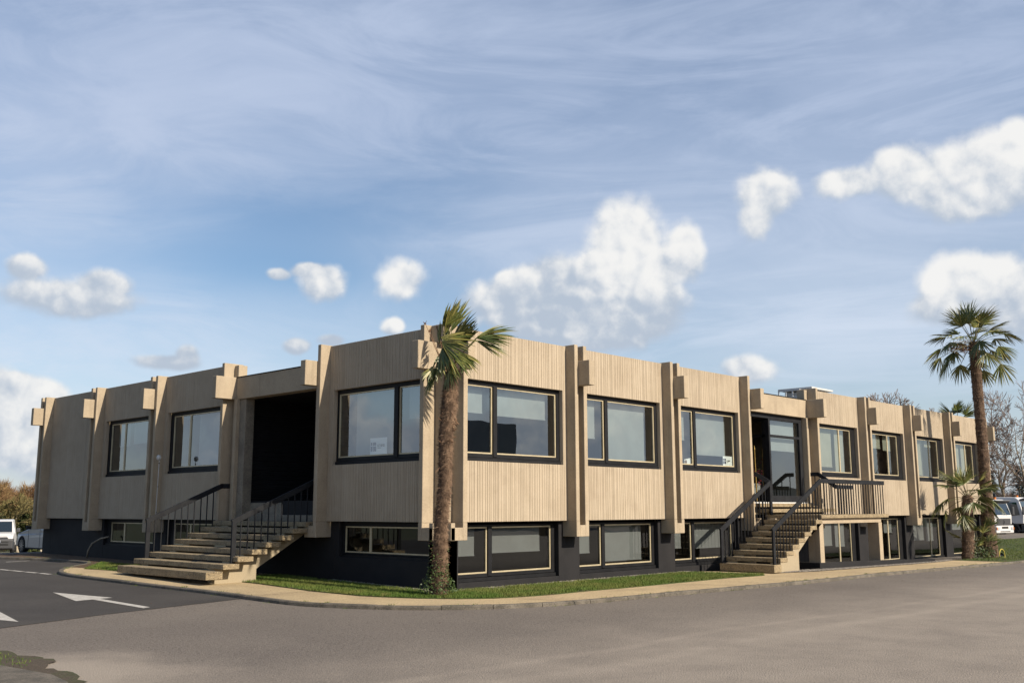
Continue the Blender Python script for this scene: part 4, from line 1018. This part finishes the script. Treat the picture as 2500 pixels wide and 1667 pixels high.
# weeds along the kerb joints
mb = MB(); rs = random.Random(9)
for i in range(150):
    k = rs.randrange(10, len(KP) - 60); p = KP[k].lerp(KI[k], rs.choice([-.1, 1.05, 1.1, 1.0])); z = G(p.x, p.y) + (KH if rs.random() < .0 else (0 if (p - KP[k]).length < .05 else KH - .003))
    for j in range(rs.randint(5, 22)):
        x = p.x + rs.gauss(0, .07); y = p.y + rs.gauss(0, .025); h = rs.uniform(.01, .04); a = rs.uniform(0, PI); w = .005
        q = mb.vs([(x - w * math.cos(a), y - w * math.sin(a), z), (x + w * math.cos(a), y + w * math.sin(a), z), (x + rs.gauss(0, .015), y + rs.gauss(0, .015), z + h)]); mb.face(q, q + 1, q + 2)
tag(mb.build('weeds', 'grass', recalc=False), 'tiny weeds growing along the kerb joints', 'weeds', kind='stuff')
def pebbles(name, poly, n, dz, seed, label, size=.022):
    rs = random.Random(seed); xs = [p[0] for p in poly]; ys = [p[1] for p in poly]; mb = MB(); c = 0
    while c < n:
        x = rs.uniform(min(xs), max(xs)); y = rs.uniform(min(ys), max(ys))
        if not inside((x, y), poly): continue
        z = G(x, y) + dz; r_ = size * rs.uniform(.5, 1.3); c += 1; a = rs.uniform(0, PI)
        ux, uy = math.cos(a) * r_, math.sin(a) * r_
        i = mb.vs([(x + ux, y + uy, z + r_ * .3), (x - uy * .8, y + ux * .8, z + r_ * .3), (x - ux, y - uy, z + r_ * .2), (x + uy * .8, y - ux * .8, z + r_ * .3), (x + rs.gauss(0, .2) * r_, y, z + r_ * .9), (x, y, z - r_ * .3)])
        for q in ((0, 1, 4), (1, 2, 4), (2, 3, 4), (3, 0, 4), (1, 0, 5), (2, 1, 5), (3, 2, 5), (0, 3, 5)): mb.face(*[i + k for k in q])
    tag(mb.build(name, 'pebble', recalc=False), label, 'gravel', kind='stuff')
pebbles('gravel', gravel, 5200, KH + .004, 4, 'grey pebbles between the pavement and the low black wall', .028)
pebbles('gravel', [(-.10, -.12), (8.8, -.12), (8.8, -.42), (2.4, -.55), (-.2, -.45), (-.5, -.2), (-.42, 3.6), (-.12, 3.6)], 3800, KH + .012, 5, 'thin line of pebbles along the foot of the black plinth')
mb = MB(); rs = random.Random(31)
for i in range(110):   # fallen leaves and grit on the pavement and road
    k = rs.randrange(0, len(KP) - 40); d = rs.uniform(-2.6, 1.9); p = KP[k] + (KI[k] - KP[k]).normalized() * d; z = G(p.x, p.y) + (KH + .002 if d > .0 else .006)
    a = rs.uniform(0, 6.28); l = rs.uniform(.008, .025); w = l * .5; z += .002
    mb.poly([(p.x + l * math.cos(a), p.y + l * math.sin(a), z), (p.x - w * math.sin(a), p.y + w * math.cos(a), z + .006), (p.x - l * math.cos(a), p.y - l * math.sin(a), z), (p.x + w * math.sin(a), p.y - w * math.cos(a), z + .004)])
tag(mb.build('leaf_litter', 'dry', recalc=False), 'scattered dry leaf crumbs on the pavement and road', 'leaf litter', kind='stuff')

# ------------------------------------------------------------------ bare trees
def tree(base, h, label, seed, lean=(0, 0), tw='twig', r0=.22, levels=6, spread=.55, group=None, name='bare_tree', dens=1.0, first=.28, trunkmat='bark', tipr=.011):
    rs = random.Random(seed); t_ = thing(name, base, label, 'tree', group)
    tb = MB(); cb = MB()
    def grow(p, d, L, r_, lv):
        pts = [p]; q = p; dd = d; K = 4 if lv < 3 else 3
        for k in range(K):
            dd = (dd + Vector((rs.gauss(0, .13), rs.gauss(0, .13), rs.gauss(.03, .07)))).normalized(); q = q + dd * L / K; pts.append(q)
        rr_ = [max(tipr, r_ * (1 - .42 * k / K)) for k in range(K + 1)]
        (tb if lv < 3 else cb).tube(pts, rr_, 7 if lv < 2 else (5 if lv < 3 else 3), cap=False)
        if lv >= levels: return
        n = rs.choice([2, 3]) if lv < 2 else (3 if rs.random() < dens else 2)
        for i in range(n):
            s_, u_ = perp(dd); an = rs.uniform(0, 2 * PI); sp = spread * rs.uniform(.5, 1.3)
            nd = (dd + (s_ * math.cos(an) + u_ * math.sin(an)) * sp).normalized()
            grow(q, nd, L * rs.uniform(.62, .85), rr_[-1] * rs.uniform(.65, .85), lv + 1)
        if lv >= 1:
            for k in range(1, K):
                if rs.random() < .75:
                    s_, u_ = perp(dd); an = rs.uniform(0, 2 * PI); nd = (dd * .6 + (s_ * math.cos(an) + u_ * math.sin(an)) * .8).normalized()
                    grow(pts[k], nd, L * .5, rr_[k] * .45, max(lv + 2, 3))
    grow(Vector(base), Vector((lean[0], lean[1], 1)).normalized(), h * first, r0, 0)
    tb.build('trunk', trunkmat, t_, recalc=False); cb.build('crown', tw, t_, recalc=False)
    return t_
GB = 'bare birches beyond the yard'
tree((88.6, 16.4, -.9), 13.5, 'bare pale barked birch with leaning trunk above the lorries', 41, (-.16, .22), r0=.30, levels=6, group=GB, name='birch_tree', tipr=.019)
tree((86.9, 13.6, -.9), 14.5, 'bare pale birch at the right edge of the picture', 47, (-.04, .06), r0=.32, levels=6, group=GB, name='birch_tree', tipr=.019)
tree((55.3, 12.1, -.3), 10.9, 'bare twiggy tree crown showing above the roofline', 52, r0=.22, levels=7, tipr=.018, spread=.5)
tree((17.2, 68.6, -2.0), 5.0, 'pale slender bare tree between the parked van and the building', 61, r0=.13, levels=6, tipr=.022, tw='twig3', trunkmat='pale', spread=.45, first=.34)
tree((18.4, 67.0, -2.0), 4.6, 'second pale slender bare tree right of the silver car roof', 63, r0=.11, levels=6, tipr=.022, tw='twig3', trunkmat='pale', spread=.45, first=.34)

# far wood as one mass, made of many small bare crowns
def wood(name, spots, mats, seed, label, twig=.55, cnt=520):
    rs = random.Random(seed); mb = MB()
    for (x, y, z0, w, h) in spots:
        for i in range(cnt):
            an = rs.uniform(0, 2 * PI); v = rs.random() ** .6; rr_ = w * math.sqrt(max(0, 1 - ((v - .45) / .62) ** 2)) * rs.random() ** .4
            p = Vector((x + rr_ * math.cos(an), y + rr_ * math.sin(an), z0 + h * v)); d = Vector((rr_ * math.cos(an) / w + rs.gauss(0, .4), rr_ * math.sin(an) / w + rs.gauss(0, .4), .9 + rs.gauss(0, .4))).normalized()
            L = twig * rs.uniform(.6, 1.5); s_ = d.cross(Vector((rs.gauss(0, 1), rs.gauss(0, 1), rs.gauss(0, 1)))).normalized() * .03
            for j in range(3):
                e = p + (d + Vector((rs.gauss(0, .4), rs.gauss(0, .4), rs.gauss(0, .3)))).normalized() * L
                mb.cur = 0 if v > .55 + rs.gauss(0, .15) else (1 if len(mats) > 1 else 0)
                q = mb.vs([p - s_, p + s_, e]); mb.face(q, q + 1, q + 2)
    tag(mb.build(name, mats, recalc=False), label, 'wood', kind='stuff')
rs = random.Random(77); spots = []
for i in range(46):
    a = rs.uniform(-22, 14); dd = rs.uniform(0, 16); c = Vector((22, 86, 0)) + Vector((RT.x, RT.y, 0)) * a + Vector((FW.x, FW.y, 0)) * dd
    hh = 6.0 + .07 * (a + 4) + .06 * dd + 1.1 * mnoise.noise(Vector((a * .25, dd * .2, 0)))
    spots.append((c.x, c.y, G(c.x, c.y) - .2, rs.uniform(1.6, 2.6), hh * rs.uniform(.88, 1.06)))
wood('woodland', spots, ['twig2', 'twig3'], 5, 'russet and olive bare wood beyond the car park on the left', .75, 700)
t_ = thing('evergreen_tree', (15.5, 72.5, -2), 'dark green evergreen bush tree behind the white van', 'tree')
mb = MB()
for c, r_ in (((16.6, 69.8, .4), (1.8, 1.8, 1.6)), ((17.6, 69.0, 1.0), (.9, .9, 1.3)), ((15.0, 71.5, .2), (2.0, 2, 1.6)), ((18.3, 68.6, -.8), (1.2, 1.2, 1.0))): leaves(mb, c, r_, 2400, .13, rs)
mb.build('crown', 'ever', t_, recalc=False)
mb = MB(); mb.tube([(15.5, 72.5, -2.2), (15.5, 72.5, .2)], [.2, .1], 8); mb.build('trunk', 'bark', t_)
# hedge strip below, seen under the silver car
# right: hillside, wood and conifers
def hill(name, mat, pts, depth, zb):
    mb = MB()
    for (x, y, z) in pts: mb.v.append((x, y, zb)); mb.v.append((x, y, z * .6 + zb * .4)); mb.v.append((x + FW.x * depth * .4, y + FW.y * depth * .4, z)); mb.v.append((x + FW.x * depth, y + FW.y * depth, z * .9))
    for i in range(len(pts) - 1):
        for q in range(3): mb.face(i * 4 + q, i * 4 + q + 1, i * 4 + 5 + q, i * 4 + 4 + q)
    return struct(mb.build(name, mat, recalc=False, smooth=True))
HP = []
for i in range(30):
    a = -60 + i * 9; c = Vector((215, 66, 0)) + Vector((RT.x, RT.y, 0)) * a; HP.append((c.x, c.y, 2.6 + 1.5 * mnoise.noise(Vector((i * .35, 0, 3)))))
hill('hills', 'field', HP, 80, -3)
spots = []
for i in range(60):
    a = rs.uniform(-26, 40); dd = rs.uniform(-12, 12); c = Vector((118, 31, 0)) + Vector((RT.x, RT.y, 0)) * a + Vector((FW.x, FW.y, 0)) * dd
    spots.append((c.x, c.y, -1.0, rs.uniform(2.0, 3.4), 4.3 * rs.uniform(.75, 1.15)))
wood('woodland', spots, ['twig', 'twig3'], 6, 'brown bare wood on the rising ground behind the lorries', 1.0, 420)
def conifer(x, y, z, h, w, seed):
    rr_ = random.Random(seed); t_ = thing('conifer_tree', (x, y, z), '', 'tree', 'dark conifers far behind the lorries')
    mb = MB()
    for i in range(1100):
        v = rr_.random(); an = rr_.uniform(0, 2 * PI); q = w * (1 - v) ** .8 * (.4 + .6 * rr_.random()); p = Vector((x + q * math.cos(an), y + q * math.sin(an), z + h * (.12 + .88 * v)))
        d = Vector((math.cos(an), math.sin(an), -.3)) * .45; s_ = Vector((-math.sin(an), math.cos(an), 0)) * .14
        j = mb.vs([p - s_, p + s_, p + d]); mb.face(j, j + 1, j + 2)
    mb.build('crown', 'dark_ever', t_, recalc=False)
    mb = MB(); mb.tube([(x, y, z - .5), (x, y, z + h * .8)], [.2, .05], 6); mb.build('trunk', 'bark', t_)
    return t_
cn = []
for i, (a, dd, h) in enumerate(((7.0, 0, 7.0), (9.4, 2, 8.2), (11.2, -1, 8.6), (13.0, 1, 8.0), (15, 0, 8.6), (17, 2, 8.2), (1.5, 3, 5.6), (3.2, 6, 5.2))):
    c = Vector((106, 26, 0)) + Vector((RT.x, RT.y, 0)) * (a - 6) + Vector((FW.x, FW.y, 0)) * dd; cn.append(conifer(c.x, c.y, -1.2, h * .93, 1.9, 80 + i))
for o, l in zip(cn, ('leftmost tree of the dark clump seen between the two birch trunks', 'second tree of the dark clump between the birch trunks', 'tallest pointed tree of the dark clump behind the birches', 'fourth tree of the dark clump, right of its tallest', 'dark conifer right behind the right birch trunk', 'dark conifer at the far right edge of the picture', 'small lone conifer on the skyline left of the dark clump', 'small conifer between the lone one and the dark clump')): o['label'] = l

# ------------------------------------------------------------------ vehicles
def frame3(fwd):
    f_ = Vector((fwd[0], fwd[1], 0)).normalized(); return f_, Vector((-f_.y, f_.x, 0)), Vector((0, 0, 1))
class VB(MB):
    """vehicle builder: local x forward, y left, z up"""
    def __init__(s, org, fwd): super().__init__(); s.o = Vector(org); s.a, s.b, s.c = frame3(fwd)
    def L(s, p): return s.o + s.a * p[0] + s.b * p[1] + s.c * p[2]
    def lbox(s, x0, x1, y0, y1, z0, z1): s.extr([s.L(p) for p in ((x0, y0, z0), (x0, y1, z0), (x0, y1, z1), (x0, y0, z1))], [s.L(p) for p in ((x1, y0, z0), (x1, y1, z0), (x1, y1, z1), (x1, y0, z1))])
    def lprism(s, prof, y0, y1, inset=None):
        """side profile (x, z) extruded across; the upper points can be pulled in"""
        k = inset or (lambda x, z: 0)
        s.extr([s.L((x, y0 + k(x, z), z)) for x, z in prof], [s.L((x, y1 - k(x, z), z)) for x, z in prof])
    def lpoly(s, pts): s.poly([s.L(p) for p in pts])
def wheel(parent, V, x, y, r_, w, side, spokes=10, rimr=.68, rimm='rim'):
    tb = V(); n = 28; ring = []
    prof = [(-w / 2, r_ * rimr), (-w / 2, r_ * .93), (-w * .38, r_), (w * .38, r_), (w / 2, r_ * .93), (w / 2, r_ * rimr)]
    for a in range(n):
        an = 2 * PI * a / n; ring.append(tb.vs([tb.L((x + rr_ * math.cos(an), y + q, r_ + rr_ * math.sin(an))) for q, rr_ in prof]))
    for a in range(n):
        i, j = ring[a], ring[(a + 1) % n]
        for q in range(5): tb.face(i + q, i + q + 1, j + q + 1, j + q)
        tb.face(i + 5, i, j, j + 5)
    wo = tb.build('wheel', 'tyre', parent, smooth=False)
    rb = V(); ys = y + side * w * .36
    for k in range(spokes):
        an = 2 * PI * k / spokes; rb.bar(rb.L((x, ys, r_)), rb.L((x + r_ * rimr * math.cos(an), ys, r_ + r_ * rimr * math.sin(an))), .03, .05 if spokes > 6 else .1, up=rb.b)
    pts = [rb.L((x + r_ * rimr * math.cos(2 * PI * a / 24), ys, r_ + r_ * rimr * math.sin(2 * PI * a / 24))) for a in range(25)]
    rb.tube(pts, .014, 5, cap=False); rb.tube([rb.L((x, ys - .02, r_)), rb.L((x, ys + side * .02, r_))], .06, 12)
    rb.build('rim', rimm, wo)
    db = V(); db.tube([db.L((x, y + side * w * .1, r_)), db.L((x, y + side * w * .2, r_))], r_ * rimr, 20); db.build('brake_disc', 'tyre', wo)
    return wo
# white van, nose to the camera
vf = (RT * .44 - FW); VORG = (5.42, 40.45, -.27)
V = lambda: VB(VORG, vf)
van = thing('van', VORG, 'white compact van with grey bumper facing the camera at the left edge', 'van', 'vehicles parked left of the building')
def nose(x, z): return max(0, .10 * max(0, (x - .15) / .55)) + (.24 * max(0, (z - 1.0) / .8))
v = V(); v.lprism([(.62, .50), (.66, .72), (.62, .92), (.30, 1.06), (-.35, 1.12), (-1.0, 1.66), (-1.25, 1.74), (-3.6, 1.76), (-3.75, .4), (.3, .38)], -.90, .90, nose); v.build('body', 'wpaint', van, bevel=.06, seg=3)
v = V(); v.lprism([(.50, .22), (.70, .30), (.71, .70), (.665, .80), (.40, .80), (.40, .22)], -.88, .88, lambda x, z: .06 * max(0, (x - .5) / .2)); v.build('bumper', 'dgrey', van, bevel=.04, seg=2)
v = V(); v.extr([v.L(p) for p in ((-.33, -.72, 1.14), (-.33, .72, 1.14), (-.97, .66, 1.66), (-.97, -.66, 1.66))], [v.L(p) for p in ((-.36, -.72, 1.11), (-.36, .72, 1.11), (-1.0, .66, 1.63), (-1.0, -.66, 1.63))]); v.build('windscreen', 'carglass', van)
v = V()
for z in (.46, .52, .62): v.lbox(.69, .722, -.62, .62, z, z + .03)
v.lbox(.66, .70, -.6, .6, .83, .86); v.build('grille', 'tyre', van)
v = V()   # chevron-like strip across the nose
for zz in (.875, .915):
    v.bar(v.L((.665, -.56, zz)), v.L((.68, -.12, zz)), .012, .012); v.bar(v.L((.68, -.12, zz)), v.L((.69, 0, zz + .055)), .016, .018); v.bar(v.L((.69, 0, zz + .055)), v.L((.68, .12, zz)), .016, .018); v.bar(v.L((.68, .12, zz)), v.L((.665, .56, zz)), .012, .012)
v.build('emblem', 'rim', van)
for sy in (-1, 1):
    v = V(); v.extr([v.L(p) for p in ((.645, sy * .56, .84), (.60, sy * .80, .84), (.30, sy * .865, 1.06), (.42, sy * .72, 1.05))], [v.L(p) for p in ((.60, sy * .56, .80), (.55, sy * .80, .80), (.25, sy * .84, 1.02), (.37, sy * .72, 1.01))]); v.build('headlight', 'lamp', van, bevel=.01)
    v = V(); v.lbox(-.55, -.35, sy * .92, sy * 1.10, 1.10, 1.32); v.build('mirror', 'dgrey', van, bevel=.04, seg=2)
    for wx in (0, -2.7): wheel(van, V, wx, sy * .80, .31, .19, sy)
v = V(); v.lbox(.722, .735, -.27, .27, .60, .72); pl = v.build('number_plate', 'card', van, bevel=.003)
text_mesh('DX-220-NF', .105, 'ink', pl, V().L((.738, -.23, .625)), V().b, bold=.001)
v = V(); v.lbox(.7352, .7365, .235, .268, .602, .718); v.build('plate_band', 'navy', pl)
# silver car, side on, nose to the left
sf = (-RT * .82 + FW * .74); SORG = (2.98, 28.16, .23)
V = lambda: VB(SORG, sf)
car = thing('car', SORG, 'silver car parked side on, its rear hidden by the building', 'car', 'vehicles parked left of the building')
def ins(x, z): return .22 * max(0, (z - .92) / .5) + .16 * max(0, (x - .3) / .6) ** 2
v = V()
arch = [(.36 * math.cos(a), .32 + .365 * math.sin(a)) for a in [PI - i * PI / 10 for i in range(11)]]
arch2 = [(-2.62 + .36 * math.cos(a), .32 + .365 * math.sin(a)) for a in [PI - i * PI / 10 for i in range(11)]]
v.lprism([(.80, .26), (.88, .50), (.84, .66), (.55, .78), (-.40, .96), (-.9, 1.04), (-3.3, 1.03), (-3.5, .9), (-3.5, .3)] + [(-2.98, .24)] + [(x, max(z, .24)) for x, z in arch2] + [(-2.26, .20), (-.38, .20)] + [(x, max(z, .24)) for x, z in arch], -.90, .90, ins)
v.build('body', 'spaint', car, bevel=.035, seg=3)
v = V(); v.lprism([(-.55, 1.0), (-1.25, 1.42), (-2.5, 1.44), (-3.2, 1.04)], -.80, .80, lambda x, z: .20 * max(0, (z - 1.0) / .4)); cab = v.build('cabin', 'spaint', car, bevel=.05, seg=3)
for sy in (-1, 1):
    v = V(); v.extr([v.L(p) for p in ((-.85, sy * .775, 1.06), (-1.30, sy * .64, 1.37), (-2.45, sy * .63, 1.39), (-2.95, sy * .77, 1.08))], [v.L(p) for p in ((-.85, sy * .72, 1.06), (-1.30, sy * .60, 1.37), (-2.45, sy * .60, 1.39), (-2.95, sy * .72, 1.08))]); v.build('window', 'carglass', car)
    v = V(); v.lbox(-.92, -.74, sy * .90, sy * 1.10, .98, 1.12); v.build('mirror', 'tyre', car, bevel=.04, seg=2)
    for wx in (0, -2.62): wheel(car, V, wx, sy * .80, .325, .21, sy, spokes=12, rimr=.74)
    v = V(); v.lbox(-1.62, -1.44, sy * .905, sy * .925, .80, .825); v.build('handle', 'spaint', car, bevel=.006)
    v = V(); v.tube([v.L((-.62, sy * .902, .95)), v.L((-.64, sy * .903, .6)), v.L((-.60, sy * .9, .25))], .006, 4); v.build('door_seam', 'tyre', car)
    v = V(); v.tube([v.L((-1.70, sy * .902, 1.0)), v.L((-1.72, sy * .903, .6)), v.L((-1.70, sy * .9, .25))], .006, 4); v.build('door_seam', 'tyre', car)
    v = V(); v.lbox(-2.2, -.42, sy * .875, sy * .90, .19, .25); v.build('sill_trim', 'tyre', car)
    v = V(); v.extr([v.L(p) for p in ((.80, sy * .55, .60), (.62, sy * .78, .66), (.40, sy * .80, .78), (.60, sy * .6, .74))], [v.L(p) for p in ((.84, sy * .5, .55), (.66, sy * .80, .60), (.45, sy * .83, .72), (.66, sy * .55, .70))]); v.build('headlight', 'lamp', car)
# lorries
def lorry(org, fwd, label, grillem, small):
    Vn = lambda: VB(org, fwd); t_ = thing('lorry', org, label, 'lorry', 'lorries parked beyond the palms')
    W2 = 1.22; H = 2.95 if small else 3.15
    v = Vn(); v.lprism([(.0, 1.05), (.04, 1.7), (-.25, H - .22), (-.5, H), (-2.0, H + .02), (-2.05, 1.0)], -W2, W2, lambda x, z: .10 * max(0, (z - 1.8) / 1.2)); v.build('cab', 'wpaint', t_, bevel=.06, seg=3)
    v = Vn(); v.extr([v.L(p) for p in ((.05, -1.08, 1.78), (.05, 1.08, 1.78), (-.21, 1.02, H - .35), (-.21, -1.02, H - .35))], [v.L(p) for p in ((.0, -1.08, 1.78), (.0, 1.08, 1.78), (-.26, 1.02, H - .35), (-.26, -1.02, H - .35))]); v.build('windscreen', 'carglass', t_)
    for sy in (-1, 1):
        v = Vn(); v.extr([v.L(p) for p in ((-.25, sy * 1.225, 1.75), (-.45, sy * 1.16, H - .4), (-1.35, sy * 1.16, H - .4), (-1.35, sy * 1.225, 1.62))], [v.L(p) for p in ((-.25, sy * 1.15, 1.75), (-.45, sy * 1.1, H - .4), (-1.35, sy * 1.1, H - .4), (-1.35, sy * 1.15, 1.62))]); v.build('window', 'carglass', t_)
        v = Vn(); v.lbox(.02, .16, sy * 1.24, sy * 1.48, 1.75, 2.4); v.build('mirror', 'dgrey', t_, bevel=.04)
        wheel(t_, Vn, -.95, sy * 1.05, .50, .30, sy, spokes=5, rimr=.5)
        wheel(t_, Vn, -4.6, sy * 1.05, .50, .30, sy, spokes=5, rimr=.5)
        v = Vn(); v.tube([v.L((-.95 + .62 * math.cos(a), sy * 1.16, .50 + .62 * math.sin(a))) for a in [i * PI / 10 for i in range(11)]], .07, 6); v.build('wheel_arch', 'dgrey', t_)
        v = Vn(); v.lbox(.10, .16, sy * .82, sy * 1.12, .66, .86); v.build('headlight', 'lamp', t_, bevel=.01)
        v = Vn(); v.lbox(.10, .165, sy * 1.13, sy * 1.2, .66, .86); v.build('indicator', 'orange', t_)
        v = Vn(); v.lbox(-.35, -1.3, sy * 1.19, sy * 1.235, .95, 1.03); v.lbox(-.2, -.5, sy * 1.1, sy * 1.24, .45, .55); v.build('cab_step', 'dgrey', t_)
    v = Vn(); v.lprism([(.06, 1.02), (.085, 1.50), (.04, 1.5), (.0, 1.02)], -.95, .95); v.build('grille', grillem, t_, bevel=.01)
    v = Vn(); d = [(.10, 0, 1.02), (.10, .10, 1.22), (.10, 0, 1.42), (.10, -.10, 1.22)]
    if small:
        for a, b in zip(d, d[1:] + d[:1]): v.bar(v.L(a), v.L(b), .03, .03)
        v.build('emblem', 'rim', t_)
    v = Vn(); v.lbox(-.2, .12, -W2, W2, .42, .98); v.build('bumper', 'wpaint' if small else 'dgrey', t_, bevel=.03)
    v = Vn(); v.lbox(-.08, .125, -.45, .45, .74, .90); v.lbox(-.1, .128, -.7, .7, .50, .56); v.build('bumper_slot', 'tyre', t_)
    v = Vn(); v.lprism([(-.16, H - .30), (.14, H - .12), (.12, H - .06), (-.24, H - .18)], -1.08, 1.08); v.build('sun_visor', 'lgrey', t_)
    v = Vn(); v.tube([v.L((-.9, .7, H)), v.L((-.9, .7, H + .16))], .09, 10); v.build('beacon', 'orange', t_)
    v = Vn(); v.lbox(-7.2, -2.3, -1.15, 1.15, 1.0, 2.55 if small else 1.4); v.build('load_body', 'conc' if small else 'lgrey', t_, bevel=.02)
    v = Vn(); v.lbox(-7.2, -.3, -.45, .45, .6, .98); v.build('chassis', 'tyre', t_)
    if not small:
        v = Vn(); v.lbox(-.12, -1.0, 1.222, 1.240, 1.30, 1.56); v.build('stripe_board', 'card', t_)
        for k in range(4):
            v = Vn(); x = -.16 - .2 * k; v.extr([v.L(p) for p in ((x, 1.2402, 1.31), (x - .1, 1.2402, 1.31), (x - .2, 1.2402, 1.55), (x - .1, 1.2402, 1.55))], [v.L(p) for p in ((x, 1.245, 1.31), (x - .1, 1.245, 1.31), (x - .2, 1.245, 1.55), (x - .1, 1.245, 1.55))]); v.build('red_stripe', 'red', t_)
    v = Vn(); v.lbox(-1.95, -1.7, -.9, -.6, H, H + .5) if small else v.lbox(-2.2, -2.05, -.9, -.75, 1.0, H + .3); v.build('exhaust_stack', 'green' if small else 'dgrey', t_)
    return t_
c1 = CAM + (FW + RT * ((2466 - 1250) / FPX)) * 79
lorry((67.5, 10.4, -.33), RT * .62 - FW * .90, 'white lorry with grey grille nearest the palms, cream body behind', 'dgrey', True)
lorry((73.2, 10.3, -.33), RT * .80 - FW * .76, 'white lorry cab with red and white striped board', 'dgrey', False)
lorry((78.9, 10.3, -.33), RT * .80 - FW * .76, 'dark blue fronted lorry cut off by the right edge', 'navy', False)
# things behind the camera that the windows mirror
wh = thing('warehouse', (30, -70, 0), 'long low dark warehouse opposite the building, mirrored in its windows', 'warehouse')
mb = MB(); mb.box(-50, 34, -86, -70, -.2, 6.2); mb.build('wall', 'ware', wh)
mb = MB(); mb.box(34.5, 58, -84, -66, -.2, 7.4); mb.box(58.2, 72, -84, -66, -.2, 12.0); mb.build('annexe', 'ware2', wh)
mb = MB(); mb.box(-50.5, 34.3, -86.5, -69.5, 6.2, 6.6); mb.build('roof', 'ware', wh)
pts = []
for i in range(60):
    a = -320 + i * 14; pts.append((a, -260, 14 + 9 * mnoise.noise(Vector((i * .15, 2, 0)))))
mb = MB()
for (x, y, z) in pts: mb.v += [(x, y + 60, -1), (x, y, z), (x, y - 80, z)]
for i in range(len(pts) - 1):
    for q in range(2): mb.face(i * 3 + q, i * 3 + q + 1, i * 3 + 4 + q, i * 3 + 3 + q)
struct(mb.build('hills_opposite', 'dark_ever', recalc=False))
